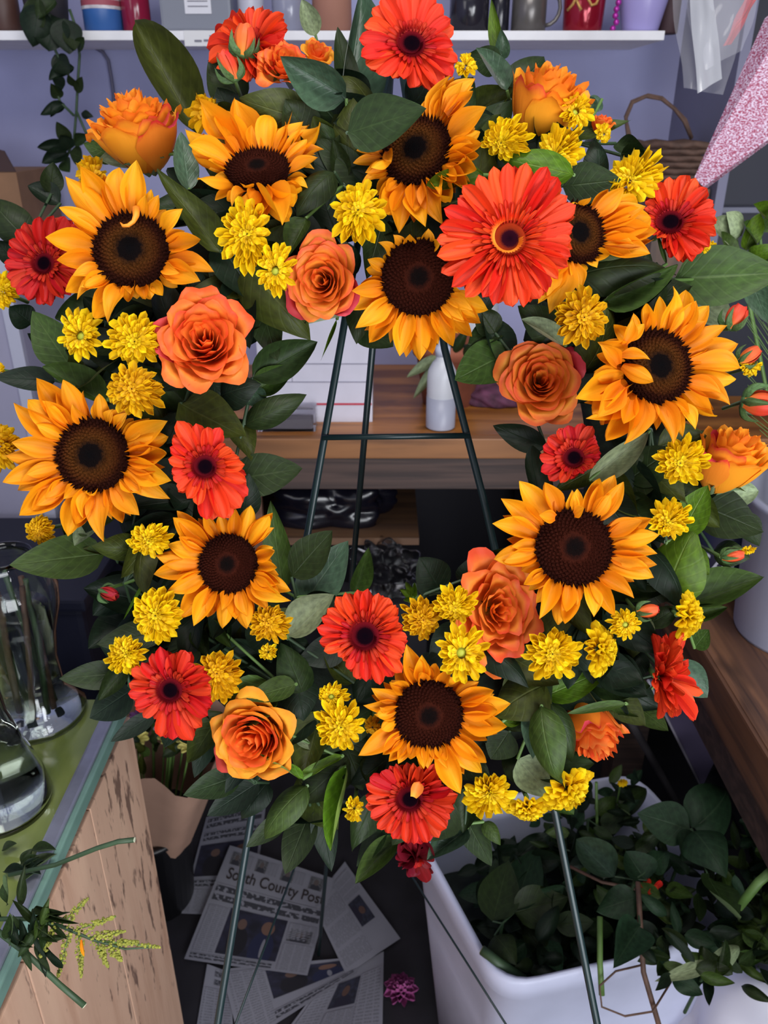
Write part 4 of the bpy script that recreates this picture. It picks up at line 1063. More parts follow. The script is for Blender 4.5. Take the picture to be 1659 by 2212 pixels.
def back_stem(root, inv, cx, cy, w=0.006, me=None, length=0.05, start=0.0):
    a = Vector((0, 0, -0.004 - start))
    b = inv @ P(cx + (WX - cx) * 0.06, cy + (WY - cy) * 0.06, ring_depth(cx, cy) + 0.075)
    add_stem(root, a, b, w, me)
def jit(v, s): return (v[0] + rnd.uniform(-s, s), v[1] + rnd.uniform(-s, s), v[2] + rnd.uniform(-s, s))

# sunflower disc: a low dome under rings of tiny florets
def floret_mesh():
    mb = MB()
    n = 330
    for i in range(n):
        r = math.sqrt((i + 0.5) / n) * 0.97
        a = i * 2.39996
        h = (0.16 if r > 0.86 else 0.09) * (0.75 + 0.5 * rnd.random()) * (0.55 if r < 0.35 else 1)
        s = 0.05 + 0.012 * r
        z0 = 0.20 * (1 - r ** 2.2) - (0.05 if r < 0.4 else 0)
        c = Vector((r * math.cos(a), r * math.sin(a), z0))
        out = Vector((c.x, c.y, 1.1)).normalized()
        x = out.orthogonal().normalized(); y = out.cross(x)
        ring = [mb.bm.verts.new(c + (x * math.cos(k * PI / 2) + y * math.sin(k * PI / 2)) * s) for k in range(4)]
        top = mb.bm.verts.new(c + out * h)
        for k in range(4): mb.bm.faces.new((ring[k], ring[(k + 1) % 4], top))
    me = bpy.data.meshes.new('florets'); mb.bm.to_mesh(me); mb.bm.free(); me.materials.append(M['disc']); return me
def dome_mesh(name, mat, h=0.20, rim=-0.12):
    mb = MB()
    mb.lathe([(0.001, h)] + [(r, h * (1 - r ** 2.2)) for r in (0.2, 0.4, 0.6, 0.8, 0.93, 1.0)] + [(0.98, rim), (0.5, rim - 0.05), (0.001, rim - 0.05)], n=36)
    me = bpy.data.meshes.new(name); bmesh.ops.recalc_face_normals(mb.bm, faces=mb.bm.faces[:]); mb.bm.to_mesh(me); mb.bm.free(); me.materials.append(mat); return me
FLORETS = floret_mesh()
DISC = dome_mesh('disc', M['disc'])
DISC_P, FLORETS_P = recolor([DISC, FLORETS], M['disc_plain'])
def scaleM(s, z=0.0): return Matrix.Translation((0, 0, z)) @ Matrix.Scale(s, 4)

def sunflower(cx, cy, rx, tips, tilt, z, label, over=(), fill=True, ringed=True, gap=0.22):
    o, mpp, loc, inv = flower_root('sunflower', cx, cy, tilt, z, label, 'sunflower', 'sunflowers in the wreath')
    r = rx * mpp
    link('disc', DISC if ringed else DISC_P, o, scaleM(r * 1.03, 0.001))
    tag(link('florets', FLORETS if ringed else FLORETS_P, o, scaleM(r * 1.05, 0.001)), kind='stuff')
    back_stem(o, inv, cx, cy, 0.010, STEMD)
    pts = []
    for i, (px, py) in enumerate(tips):
        t = loc(px, py, 0.006 + 0.006 * (i % 2) + rnd.uniform(-0.003, 0.003))
        pts.append((math.atan2(t.y, t.x), math.hypot(t.x, t.y), t))
    pts.sort(key=lambda q: q[0])
    def petal(a, R, tz, zb, wf, spread=0.0, bz=0.95):
        b = Vector((math.cos(a + spread) * r * bz, math.sin(a + spread) * r * bz, zb - 0.003))
        t = Vector((math.cos(a) * R, math.sin(a) * R, tz))
        L = (t - b).length
        w = min(max(L * wf, 0.011), 0.026)
        nrm = Vector((rnd.uniform(-0.35, 0.35) - math.cos(a) * 0.15, rnd.uniform(-0.35, 0.35) - math.sin(a) * 0.15, 1))
        link('petal', rnd.choice(SUN), o, span(b, t, nrm, w))
    for a, R, t in pts:
        petal(a, R, t.z, 0.001, rnd.uniform(0.40, 0.52), rnd.uniform(-0.1, 0.1))
    if fill:
        for i in range(len(pts)):
            a0, R0, _ = pts[i]
            a1, R1, _ = pts[(i + 1) % len(pts)]
            if i == len(pts) - 1: a1 += 2 * PI
            g = a1 - a0
            k = int(g / gap)
            for j in range(k):
                f = (j + 0.5 + rnd.uniform(-0.15, 0.15)) / max(1, k)
                a = a0 + g * f
                R = (R0 * (1 - f) + R1 * f) * rnd.uniform(0.80, 0.93)
                if g > 0.9: R *= 0.9
                petal(a, R, rnd.uniform(-0.006, 0.002), -0.003, rnd.uniform(0.38, 0.46))
            # short inner petals hide the disc's rim
            if rnd.random() < 0.25:
                a = a0 + g * rnd.random()
                petal(a, r + (R0 - r) * rnd.uniform(0.5, 0.75), 0.010 + rnd.uniform(0, 0.006), 0.003, 0.5)
    for bx, by, tx, ty, lift in over:
        b = loc(bx, by, 0.010); t = loc(tx, ty, lift)
        link('petal', rnd.choice(SUN[:4]), o, span(b, t, jit((0, 0, 1), 0.3), min(max((t - b).length * 0.5, 0.011), 0.021)))
    return o

def polar_interp(cx, cy, rim):
    q = sorted((math.atan2(y - cy, x - cx), math.hypot(x - cx, y - cy)) for x, y in rim)
    q = [(q[-1][0] - 2 * PI, q[-1][1])] + q + [(q[0][0] + 2 * PI, q[0][1])]
    def f(a):
        a = (a + PI) % (2 * PI) - PI
        for (a0, r0), (a1, r1) in zip(q, q[1:]):
            if a0 <= a <= a1:
                return r0 + (r1 - r0) * ((a - a0) / max(1e-6, a1 - a0))
        return q[0][1]
    return f
def fringe_mesh(name, mat, n, r0, r1, h):
    mb = MB()
    for i in range(n):
        r = r0 + (r1 - r0) * ((i * 0.61803) % 1)
        a = i * 2.39996
        c = Vector((r * math.cos(a), r * math.sin(a), 0.05))
        out = Vector((c.x * 0.9, c.y * 0.9, 0.8)).normalized()
        x = out.orthogonal().normalized(); y = out.cross(x)
        ring = [mb.bm.verts.new(c + (x * math.cos(k * 2 * PI / 3) + y * math.sin(k * 2 * PI / 3)) * 0.035) for k in range(3)]
        top = mb.bm.verts.new(c + out * h * (0.7 + 0.6 * ((i * 0.37) % 1)))
        for k in range(3): mb.bm.faces.new((ring[k], ring[(k + 1) % 3], top))
    me = bpy.data.meshes.new(name); mb.bm.to_mesh(me); mb.bm.free(); me.materials.append(mat); return me
GFR = fringe_mesh('stamens', M['gdisc'], 150, 0.5, 1.0, 0.3)
GFRO = fringe_mesh('stamens', M['gdisc_o'], 260, 0.42, 1.02, 0.36)
GDISC = dome_mesh('disc', M['gdisc'], 0.16)
GDISCO = dome_mesh('disc', M['gdisc_ob'], 0.12)
GERM = recolor(GER, petal_mat('gerbera_petal_deep', (180, 30, 14), (224, 46, 24), (228, 54, 28), 0.24, 3, 0.006, 0.2))
GERK = recolor(GER, petal_mat('gerbera_petal_maroon', (96, 8, 18), (120, 12, 28), (128, 16, 34), 0.24, 3, 0.006, 0.2))
def gerbera(cx, cy, rim, rd, tilt, z, label, red=False, orange=False, n=27, side=0):
    o, mpp, loc, inv = flower_root('gerbera_daisy', cx, cy, tilt, z, label, 'gerbera', 'gerbera daisies in the wreath')
    meshes = {False: GER, True: GERR, 2: GERM, 3: GERK}[red]
    r = rd * mpp
    link('disc', GDISCO if orange else GDISC, o, scaleM(r, 0.002))
    tag(link('stamens', GFRO if orange else GFR, o, scaleM(r, 0.003)), kind='stuff')
    back_stem(o, inv, cx, cy, 0.007)
    f = polar_interp(cx, cy, rim)
    k = 1.0
    for layer, (cnt, sc_, lift, zb, off) in enumerate([(n - 3, 1.0, 0.010, 0.001, 0.0), (n - 4, 0.96, 0.003, -0.003, 0.5)]):
        for i in range(cnt):
            a = (i + off + rnd.uniform(-0.18, 0.18)) * 2 * PI / cnt
            R = f(a) * sc_ * rnd.uniform(0.95, 1.02)
            t = loc(cx + R * math.cos(a), cy + R * math.sin(a), lift + rnd.uniform(-0.004, 0.003)) if not side else Vector((math.cos(a), math.sin(a), 0)) * side * mpp * sc_ * rnd.uniform(0.9, 1.04) + Vector((0, 0, lift * 1.6 + rnd.uniform(-0.012, 0.010)))
            al = math.atan2(t.y, t.x)
            b = Vector((math.cos(al) * r * 0.75, math.sin(al) * r * 0.75, zb))
            L = (t - b).length
            w = 2 * PI * math.hypot(t.x, t.y) / cnt * 1.02
            w = min(w, 0.0150, L * 0.8) if not side else min(w * 1.15, 0.012)
            link('petal', rnd.choice(meshes), o, span(b, t, (rnd.uniform(-0.22, 0.22), rnd.uniform(-0.22, 0.22), 1), w))
    for cnt, k1, w, h in ((34, 1.80, 0.0030, 0.006), (30, 1.45, 0.0026, 0.009)) if orange else ((26, 1.42, 0.0034, 0.006),):
        for i in range(cnt):
            a = (i + rnd.uniform(-0.25, 0.25)) * 2 * PI / cnt
            k2 = k1 * rnd.uniform(0.88, 1.08)
            b = Vector((math.cos(a) * r * 0.75, math.sin(a) * r * 0.75, 0.003)); t = Vector((math.cos(a) * r * k2, math.sin(a) * r * k2, h + rnd.uniform(0, 0.003)))
            link('inner_petal', (meshes if orange else GERR)[0], o, span(b, t, (0, 0, 1), w))
    return o

MUMEYE = dome_mesh('disc', M['mumeye'], 0.5)
LAY = [(1.0, 15, 0.22, 0.0), (0.84, 15, 0.18, 0.08), (0.64, 13, 0.14, 0.18), (0.44, 11, 0.10, 0.25), (0.27, 8, 0.06, 0.29), (0.13, 5, 0.02, 0.30)]
LAYEYE = [(1.0, 15, 0.22, 0.0), (0.80, 14, 0.2, 0.08), (0.58, 12, 0.18, 0.16), (0.38, 11, 0.18, 0.20)]
def mum(x0, y0, x1, y1, cx, cy, tilt, z, label, eye=False, deep=False, few=False, side=0.0):
    """bounds of the flower head, its centre, facing; side > 0: its radius in pixels, built by that instead of its bounds"""
    o, mpp, loc, inv = flower_root('chrysanthemum', cx, cy, tilt, z, label, 'chrysanthemum', 'yellow chrysanthemums in the wreath', rnd.uniform(0, 6) if side else 0)
    ex, ey, rx, ry = (x0 + x1) / 2, (y0 + y1) / 2, (x1 - x0) / 2, (y1 - y0) / 2
    Rm = (side or math.sqrt(rx * ry)) * mpp
    outer = []
    m_out, m_in = (MUMD, MUMD) if deep else (MUM, MUMI)
    ph = rnd.uniform(0, 6)
    def rim(a):
        if side: return Vector((math.cos(a) * Rm, math.sin(a) * Rm, 0))
        t = loc(ex + rx * math.cos(a), ey - ry * math.sin(a), Rm * 0.02)
        return t
    lays = LAYEYE if eye else LAY
    if few: lays = [(f, max(5, int(c * 0.6)), b, h) for f, c, b, h in lays[:4]]
    for li, (fr, cnt, fb, h) in enumerate(lays):
        for i in range(cnt):
            a = ph + (i + rnd.uniform(-0.22, 0.22) + 0.37 * li) * 2 * PI / cnt
            R = rim(a)
            k = rnd.uniform(0.84, 1.12) if li == 0 else rnd.uniform(0.9, 1.08)
            t = Vector((R.x * fr * k, R.y * fr * k, Rm * (h * (2.2 if side else 1) + rnd.uniform(-0.05, 0.05))))
            b = Vector((R.x * fb, R.y * fb, Rm * (0.0 if li < 2 else 0.12 + 0.03 * li)))
            L = (t - b).length
            w = (0.27, 0.26, 0.23, 0.19, 0.16, 0.14)[li] * Rm * rnd.uniform(0.9, 1.12) * (1.5 if few else 1)
            d2 = Vector((R.x, R.y, 0)).normalized()
            nrm = Vector((0, 0, 1)) - d2 * (0.1 + 0.7 * h) + Vector((rnd.uniform(-0.3, 0.3), rnd.uniform(-0.3, 0.3), 0))
            link('petal', rnd.choice(m_out if li < 3 else m_in), o, span(b, t, nrm, w))
    if eye: tag(link('disc', MUMEYE, o, scaleM(Rm * 0.22, Rm * 0.02)), 'greenish eye of the flower')
    back_stem(o, inv, cx, cy, 0.004, None, start=Rm * 0.1)
    if side:
        for i in range(7):
            a = i * 2 * PI / 7
            link('sepal', SEPAL, o, span((0, 0, -Rm * 0.16), (math.cos(a) * Rm * 0.4, math.sin(a) * Rm * 0.4, -Rm * 0.04), (-math.cos(a), -math.sin(a), 1), Rm * 0.25))
    return o

def rose(cx, cy, sx, sy, tilt, z, mats, label, openn=0.8, npet=22, deep=1.25, ruffle=0.04, seed=1, name='rose', cat='rose', group='orange roses in the wreath', sepals=True, blush=None, spin=0.0, bdir=None):
    o, mpp, loc, inv = flower_root(name, cx, cy, tilt, z, label, cat, group, spin)
    rr = random.Random(seed)
    Sx, Sy = sx * mpp, sy * mpp
    Sz = math.sqrt(Sx * Sy) * deep
    for i in range(npet):
        t = (i + 0.5) / npet
        a0 = i * 2.45 + rr.uniform(-0.25, 0.25)
        A = 1.45 - 0.60 * t
        Rr = 0.07 + 0.93 * t ** 0.92
        top = 0.06 - openn * 0.62 * t ** 1.7 + rr.uniform(-0.03, 0.03)
        flare = (0.10 + 0.22 * openn) * t * rr.uniform(0.6, 1.3)
        p1, p2 = rr.uniform(0, 6), rr.uniform(0, 6)
        rf = ruffle * (0.5 + t)
        nu, nv = (12, 9)
        cxo, cyo = rr.uniform(-0.05, 0.05) * (1 - t), rr.uniform(-0.05, 0.05) * (1 - t)
        def fn(u, v):
            s = (u - 0.5) * 2
            he = v * (1 - 0.20 * abs(s) ** 3)
            wA = A * (0.35 + 0.65 * math.sin(min(1, v * 1.35) * PI / 2)) * (1 - 0.22 * max(0, v - 0.75) / 0.25)
            a = a0 - s * wA
            r = Rr * (0.16 + 0.84 * math.sin(min(1, he) * PI / 2) ** 0.75) * (1 - 0.10 * abs(s) ** 2 * t)
            zz = -1 + (top + 1) * he ** 1.12
            q = max(0, he - 0.72) / 0.28
            pt = math.exp(-(s * 2.2) ** 2)
            r += flare * q * q * (0.7 + 0.5 * pt)
            zz -= flare * (0.30 + 0.55 * q) * q ** 3
            w = math.sin(s * 5 + p1) * 0.6 + math.sin(s * 9 + p2) * 0.4
            r += rf * w * he ** 3
            zz += rf * 0.8 * math.sin(s * 7 + p2) * he ** 4
            return (Sx * (r * math.cos(a) + cxo), Sy * (r * math.sin(a) + cyo), Sz * zz)
        mt = mats[0] if t < 0.55 else (mats[1] if blush is None or i not in blush else M['rose_blush'])
        if bdir is not None and t > 0.6 and abs((a0 - bdir + PI) % (2 * PI) - PI) < 0.75: mt = M['rose_blush']
        link('petal', grid_mesh('rose_petal', nu, nv, fn, mt), o)
    if sepals:
        for i in range(5):
            a = i * 2 * PI / 5 + 0.4
            b = Vector((math.cos(a) * Sx * 0.1, math.sin(a) * Sy * 0.1, -Sz * 1.02))
            tq = Vector((math.cos(a) * Sx * 0.75, math.sin(a) * Sy * 0.75, -Sz * 0.72))
            link('sepal', SEPAL, o, span(b, tq, (-math.cos(a), -math.sin(a), 1.2), Sx * 0.32))
    st = Vector((0, 0, -Sz * 0.98))
    bb = inv @ P(cx + (WX - cx) * 0.08, cy + (WY - cy) * 0.08, ring_depth(cx, cy) + 0.08)
    add_stem(o, st, bb, 0.006)
    return o
def bud(cx, cy, L, W, dirx, diry, z, label, mat='bud', npet=6, name='rose_bud', toward=0.25, group='rose buds in the wreath', longs=1.0):
    """closed bud of length L and width W pixels around its middle, its tip pointing (dirx, diry up) in the picture"""
    t = Vector((dirx, diry)).normalized() / toward if toward else Vector((dirx, diry)) * 50
    o, mpp, loc, inv = flower_root(name, cx, cy, (t.x, t.y), z, label, 'rose bud', group)
    r, H = W / 2 * mpp, L * mpp
    rr = random.Random(int(cx))
    for i in range(npet):
        tt = i / npet
        a0 = i * 2.4 + rr.random()
        def fn(u, v):
            s = (u - 0.5) * 2
            a = a0 - s * (1.5 - 0.3 * tt)
            he = v * (1 - 0.14 * s * s)
            rad = r * (0.55 + 0.45 * tt) * (0.25 + math.sin(PI * (0.10 + 0.72 * he)) * 0.85)
            return (rad * math.cos(a), rad * math.sin(a), H * (-0.5 + he * (1.0 - 0.1 * tt)) + 0.02 * r * math.sin(s * 8))
        link('petal', grid_mesh('rose_bud_petal', 8, 8, fn, M[mat]), o)
    for i in range(5):
        a = i * 2 * PI / 5 + rr.random()
        b = Vector((math.cos(a) * r * 0.2, math.sin(a) * r * 0.2, -H * 0.52))
        tq = Vector((math.cos(a) * r * 1.3, math.sin(a) * r * 1.3, -H * 0.5 + H * (0.55 + 0.25 * rr.random()) * longs))
        link('sepal', SEPAL_B, o, span(b, tq, (math.cos(a), math.sin(a), 0.3), r * 0.85))
    mb = MB(); mb.lathe([(0.001, -0.12), (0.24, -0.10), (0.34, 0), (0.24, 0.10), (0.001, 0.12)], n=12)
    c = mb.build('hip', M['sepal'], o, Matrix.Translation((0, 0, -H * 0.5)) @ Matrix.Scale(r * 1.4, 4))
    bb = inv @ P(cx + (WX - cx) * 0.10, cy + (WY - cy) * 0.10, ring_depth(cx, cy) + 0.07)
    add_stem(o, (0, 0, -H * 0.5), bb, 0.0035)
    return o

# ------ sunflowers: disc centre and radius, tips of the petals that show, facing, nearer (-) or further (+)
s_curl = sunflower(284, 542, 78, [(143,383),(177,360),(253,358),(295,345),(343,421),(389,451),(398,498),(438,519),(463,588),(432,608),(405,618),(311,649),(275,655),(231,689),(208,693),(165,640),(145,635),(121,564),(98,516),(128,448),(152,470)], (0.05, 0.02), 0.0,
          'sunflower with a curled petal over its disc, above the biggest open orange rose')
d = ring_depth(284, 542) - 0.016
MB().tube([P(294, 452, d + 0.006), P(294, 466, d), P(288, 479, d - 0.002), P(277, 487, d - 0.003), P(266, 488, d - 0.002), P(260, 481, d)], [0.0034, 0.0026, 0.0018, 0.0016, 0.0013, 0.0005], 8).build('curled_petal', plain('curled_petal_orange', (236, 140, 30), 0.6), s_curl, None, True)
sunflower(557, 368, 66, [(401,286),(439,233),(470,240),(506,224),(545,268),(582,243),(628,235),(655,262),(668,270),(696,278),(698,318),(687,340),(640,440),(611,474),(560,470),(520,455),(500,438),(425,389),(414,335),(450,345)], (0.0, 0.62), 0.022,
          'sunflower under the olive leaf at the top, facing upward, yellow chrysanthemum at its chin', ringed=False)
sunflower(900, 326, 74, [(756,295),(770,325),(763,352),(781,395),(818,436),(832,469),(861,499),(915,485),(951,478),(975,440),(1012,415),(1035,369),(1038,340),(1046,312),(1038,285),(1051,231),(1020,185),(1020,165),(985,170),(970,160),(925,210)], (-0.28, 0.06), 0.020,
          'sunflower with crumpled petals on its left, right under the topmost gerbera and a grey-green leaf', over=[(838,325,845,350,0.02),(842,345,800,365,0.022),(835,300,775,300,0.02),(965,250,1025,200,0.018),(958,240,1000,178,0.02)])
sunflower(904, 600, 77, [(852,508),(886,506),(925,495),(821,523),(795,560),(760,628),(754,669),(772,707),(796,743),(863,769),(877,772),(908,781),(933,769),(980,752),(1020,729),(1040,700),(1038,689),(1056,669),(1000,640),(950,520)], (0.0, -0.16), 0.012,
          'sunflower half covered by the biggest red-orange gerbera, its lower petals hanging over the easel top', ringed=False)
sunflower(1246, 505, 64, [(1240,436),(1275,425),(1312,409),(1350,405),(1384,432),(1395,445),(1410,468),(1415,503),(1404,525),(1406,546),(1363,557),(1320,550),(1290,575),(1254,628),(1218,632),(1193,668),(1162,655),(1190,600),(1170,480)], (0.34, 0.0), 0.010,
          'sunflower showing only its right half, between the biggest and the upper right gerbera')
sunflower(1418, 793, 78, [(1392,655),(1366,675),(1322,700),(1296,740),(1280,815),(1243,860),(1278,895),(1274,905),(1301,955),(1355,957),(1400,925),(1457,955),(1475,945),(1507,921),(1540,905),(1580,872),(1587,823),(1603,788),(1594,742),(1569,702),(1531,660),(1505,650),(1484,624),(1462,619),(1425,640)], (0.22, 0.05), 0.0,
          'sunflower with petals folded over its disc, below the big leaf at the right', over=[(1340,770,1404,774,0.024),(1345,790,1412,825,0.026),(1345,745,1368,690,0.022),(1335,790,1300,745,0.022),(1352,735,1392,700,0.02),(1345,830,1290,900,0.02),(1365,862,1345,920,0.02)])
sunflower(201, 984, 77, [(80,820),(137,820),(58,862),(27,872),(70,900),(25,955),(12,985),(6,1042),(36,1058),(42,1113),(74,1105),(110,1080),(145,1158),(166,1145),(190,1080),(219,1167),(266,1132),(300,1113),(362,1076),(369,1039),(353,1010),(367,980),(365,943),(362,910),(320,905),(270,880),(215,850)], (-0.02, 0.0), 0.0,
          'sunflower with the widest ragged petals, at the left edge beside a red-orange gerbera')
sunflower(494, 1218, 62, [(385,1102),(374,1117),(362,1176),(335,1201),(331,1241),(362,1278),(390,1337),(418,1350),(450,1335),(481,1359),(510,1340),(535,1360),(579,1317),(620,1299),(630,1276),(610,1258),(602,1227),(597,1190),(593,1108),(583,1113),(542,1091),(510,1095),(475,1110),(440,1105)], (-0.05, 0.05), 0.008,
          'sunflower at the lower left of the opening, below the gerbera turned to the right', ringed=False)
sunflower(1239, 1183, 80, [(1122,1039),(1085,1077),(1066,1129),(1171,1041),(1236,1061),(1294,1030),(1328,1026),(1347,1041),(1406,1120),(1424,1156),(1420,1194),(1419,1220),(1413,1245),(1370,1290),(1327,1332),(1287,1328),(1245,1310),(1215,1350),(1204,1350),(1167,1335),(1128,1263),(1083,1216),(1066,1209),(1105,1180)], (-0.04, 0.10), 0.0,
          'large upright-petalled sunflower right of the wreath opening, its disc plain dark brown', ringed=False, over=[(1200,1118,1165,1112,0.02),(1240,1112,1262,1098,0.018)])
sunflower(926, 1542, 72, [(879,1394),(912,1415),(941,1430),(975,1445),(1035,1470),(1070,1490),(1103,1520),(1098,1567),(1074,1585),(1053,1646),(1042,1673),(994,1715),(965,1660),(925,1658),(908,1662),(860,1650),(839,1646),(774,1632),(836,1621),(823,1578),(810,1544),(787,1525),(802,1486),(840,1470)], (0.02, -0.05), 0.002,
          'sunflower at the bottom of the ring, between two gerberas above and below it', ringed=False)

# ------ gerberas: centre, outline, disc radius
gerbera(1100, 519, [(1100,350),(1140,348),(1170,355),(1215,395),(1240,440),(1242,510),(1238,545),(1210,600),(1180,640),(1120,667),(1080,670),(1040,640),(985,642),(962,600),(938,560),(945,510),(955,450),(990,420),(1030,372),(1060,360)], 46, (-0.03, 0.0), -0.040,
        'biggest red-orange gerbera with an orange-ringed dark eye', orange=True, n=31)
gerbera(889, 100, [(808,-2),(850,-14),(900,-20),(945,-8),(960,30),(985,48),(972,80),(988,120),(985,165),(965,170),(945,195),(918,203),(880,175),(850,170),(806,158),(778,130),(772,105),(778,62),(800,30)], 38, (0.05, 0.10), -0.004,
        'topmost red-orange gerbera, cut by the picture edge, above a grey-green leaf', n=24)
gerbera(548, 100, [(440,115),(452,85),(470,60),(510,28),(560,14),(612,24),(622,40),(618,75),(600,120),(585,150),(545,182),(505,168),(455,140)], 22, (-0.45, 0.35), 0.04,
        'gerbera turned away behind small orange rosebuds at the top left', n=25)
gerbera(99, 571, [(5,578),(18,540),(25,505),(65,475),(120,463),(165,470),(185,540),(180,600),(140,642),(85,662),(50,645),(25,620)], 30, (-0.12, 0.0), 0.030,
        'dark red gerbera half hidden behind the sunflower at the upper left', red=True, n=25)
gerbera(1448, 484, [(1393,440),(1405,405),(1430,385),(1480,378),(1530,405),(1548,450),(1547,510),(1522,545),(1480,570),(1447,555),(1430,515),(1393,478)], 36, (-0.25, 0.25), 0.020,
        'red-orange gerbera at the upper right edge, beside a half-hidden sunflower', n=27)
gerbera(443, 1008, [(370,945),(385,905),(420,913),(442,935),(460,908),(478,922),(482,955),(517,985),(536,1045),(532,1085),(500,1122),(470,1128),(440,1125),(425,1085),(385,1067),(372,1035),(366,985)], 33, (0.25, -0.05), -0.016,
        'red-orange gerbera turned to the right on the left inner edge of the ring', n=24)
gerbera(1240, 990, [(1163,985),(1170,960),(1195,932),(1220,920),(1245,912),(1277,915),(1284,945),(1302,982),(1272,1012),(1245,1027),(1205,1043),(1175,1030),(1163,1002)], 29, (-0.2, 0.1), 0.020,
        'small dark red gerbera above the large sunflower right of the opening', red=True, n=21)
gerbera(789, 1373, [(682,1352),(695,1325),(730,1288),(760,1273),(800,1273),(842,1288),(864,1315),(862,1340),(884,1375),(880,1400),(866,1430),(870,1450),(835,1475),(790,1477),(760,1465),(740,1420),(697,1407),(684,1377)], 40, (0.0, 0.05), -0.020,
        'red-orange gerbera with a dark eye at the bottom of the wreath opening', n=28)
gerbera(371, 1489, [(277,1478),(278,1452),(310,1428),(345,1393),(375,1410),(400,1402),(420,1403),(418,1430),(445,1440),(460,1482),(463,1530),(440,1552),(430,1590),(400,1602),(350,1602),(337,1555),(298,1545),(281,1510)], 34, (-0.05, 0.0), -0.010,
        'deep red gerbera at the lower left end of the wreath', red=2, n=24)
gerbera(886, 1722, [(789,1700),(795,1680),(840,1655),(900,1653),(945,1655),(955,1690),(987,1715),(982,1760),(957,1800),(930,1822),(890,1828),(860,1817),(820,1792),(798,1770),(789,1740)], 36, (0.0, -0.12), 0.014,
        'bottommost red-orange gerbera with a fallen orange petal on its eye', red=2, n=29)
gerbera(1428, 1460, [(1380,1400),(1500,1420),(1440,1580)], 22, (1.7, 0.25), 0.004,
        'red-orange gerbera seen from the side at the lower right of the wreath', n=34, side=94)
gerbera(898, 1850, [(866,1830),(880,1800),(905,1800),(930,1830),(928,1880),(915,1912),(900,1905),(885,1880),(862,1868)], 10, (0.3, -1.0), 0.075,
        'drooping maroon gerbera under the bottommost one, hanging before the white bin', red=3, n=14)

# ------ roses
ro, rp, ry_ = (M['rose_orange'],) * 2, (M['rose_peach'],) * 2, (M['rose_yellow'],) * 2
rose(272, 208, 104, 78, (-0.25, 1.15), 0.004, ry_, 'yellow-orange rose cup seen from the side at the upper left', 0.50, 34, 1.80, 0.07, 3, bdir=-0.25)
rose(690, 603, 82, 88, (-0.08, -0.22), -0.004, rp, 'tight spiral orange rose with a pink back petal above the wreath opening', 0.5, 36, 1.3, 0.035, 5, blush=(33, 35))
rose(436, 720, 100, 104, (0.12, 0.10), -0.018, ro, 'biggest open orange rose, right below the sunflower with the curled petal', 0.62, 36, 1.05, 0.06, 8, blush=(32,))
rose(1172, 815, 88, 92, (-0.10, 0.0), 0.026, rp, 'shaded peach rose with yellow outer petals at the right of the opening', 0.55, 34, 1.1, 0.035, 11, blush=(31,))
rose(1200, 152, 90, 68, (0.28, 1.0), -0.016, ry_, 'half-open yellow-orange rose with a red side at the upper right', 0.30, 26, 2.1, 0.06, 14, bdir=-2.2)
rose(1085, 1318, 92, 120, (0.12, 0.10), 0.018, (M['rose_peach'], M['rose_orange']), 'loose ruffled orange rose tucked behind the large sunflower and three chrysanthemums', 0.8, 28, 0.9, 0.085, 17)
rose(530, 1608, 96, 88, (-0.22, 0.0), -0.006, (M['rose_orange'], M['rose_yellow']), 'orange rose with yellow sides and a spiral heart at the lower left', 0.55, 36, 1.25, 0.035, 20, blush=(35,))
rose(1302, 1630, 66, 60, (0.30, -1.1), 0.020, (M['rose_orange'], M['rose_orange']), 'orange rose hanging sideways under a thin leaf at the lower right', 0.42, 26, 2.4, 0.06, 23, bdir=2.5)
rose(1606, 940, 92, 66, (0.28, 1.2), 0.0, ry_, 'yellow-orange rose with a red outer petal at the right picture edge', 0.35, 24, 2.0, 0.05, 26, bdir=-2.9)
rose(610, 118, 54, 56, (0.1, 0.25), 0.014, ro, 'small orange spray rose between the turned gerbera and the folded leaf at the top', 0.7, 18, 1.0, 0.06, 29)
rose(688, 98, 40, 40, (0.3, 0.5), 0.040, (M['rose_orange'], M['rose_yellow']), 'small orange spray rose half hidden behind the folded leaf at the top', 0.6, 14, 1.1, 0.06, 32)
rose(1305, 250, 30, 20, (0.2, 1.0), 0.010, ro, 'tiny red-orange opening rosebud behind a chrysanthemum at the upper right', 0.4, 12, 1.6, 0.05, 35)
bud(528, 86, 66, 48, 0.15, 1, 0.008, 'orange rosebud with green sepals in front of the turned gerbera')
bud(492, 142, 66, 40, -0.5, 1, 0.004, 'salmon rosebud leaning left below the turned gerbera')
bud(1590, 684, 56, 46, 0.45, 1, 0.0, 'closed coral rosebud right of the sunflower with folded petals, upper of two')
bud(1620, 767, 50, 34, 1, 0.7, 0.006, 'closed coral rosebud above a tiny yellow flower at the right picture edge')
bud(1642, 872, 70, 58, 0.6, -0.1, 0.0, 'plump orange rosebud cut by the right picture edge')
bud(1584, 1200, 48, 28, 1, 0.15, 0.004, 'small coral rosebud on the dark leaf at the right edge')
bud(1400, 1319, 48, 30, 1, 0.2, 0.0, 'small coral rosebud above the side-facing gerbera')
bud(236, 1283, 44, 30, 0.9, -0.3, 0.02, 'dark red rosebud in the shade below the big leaf at the left', 'bud_red')

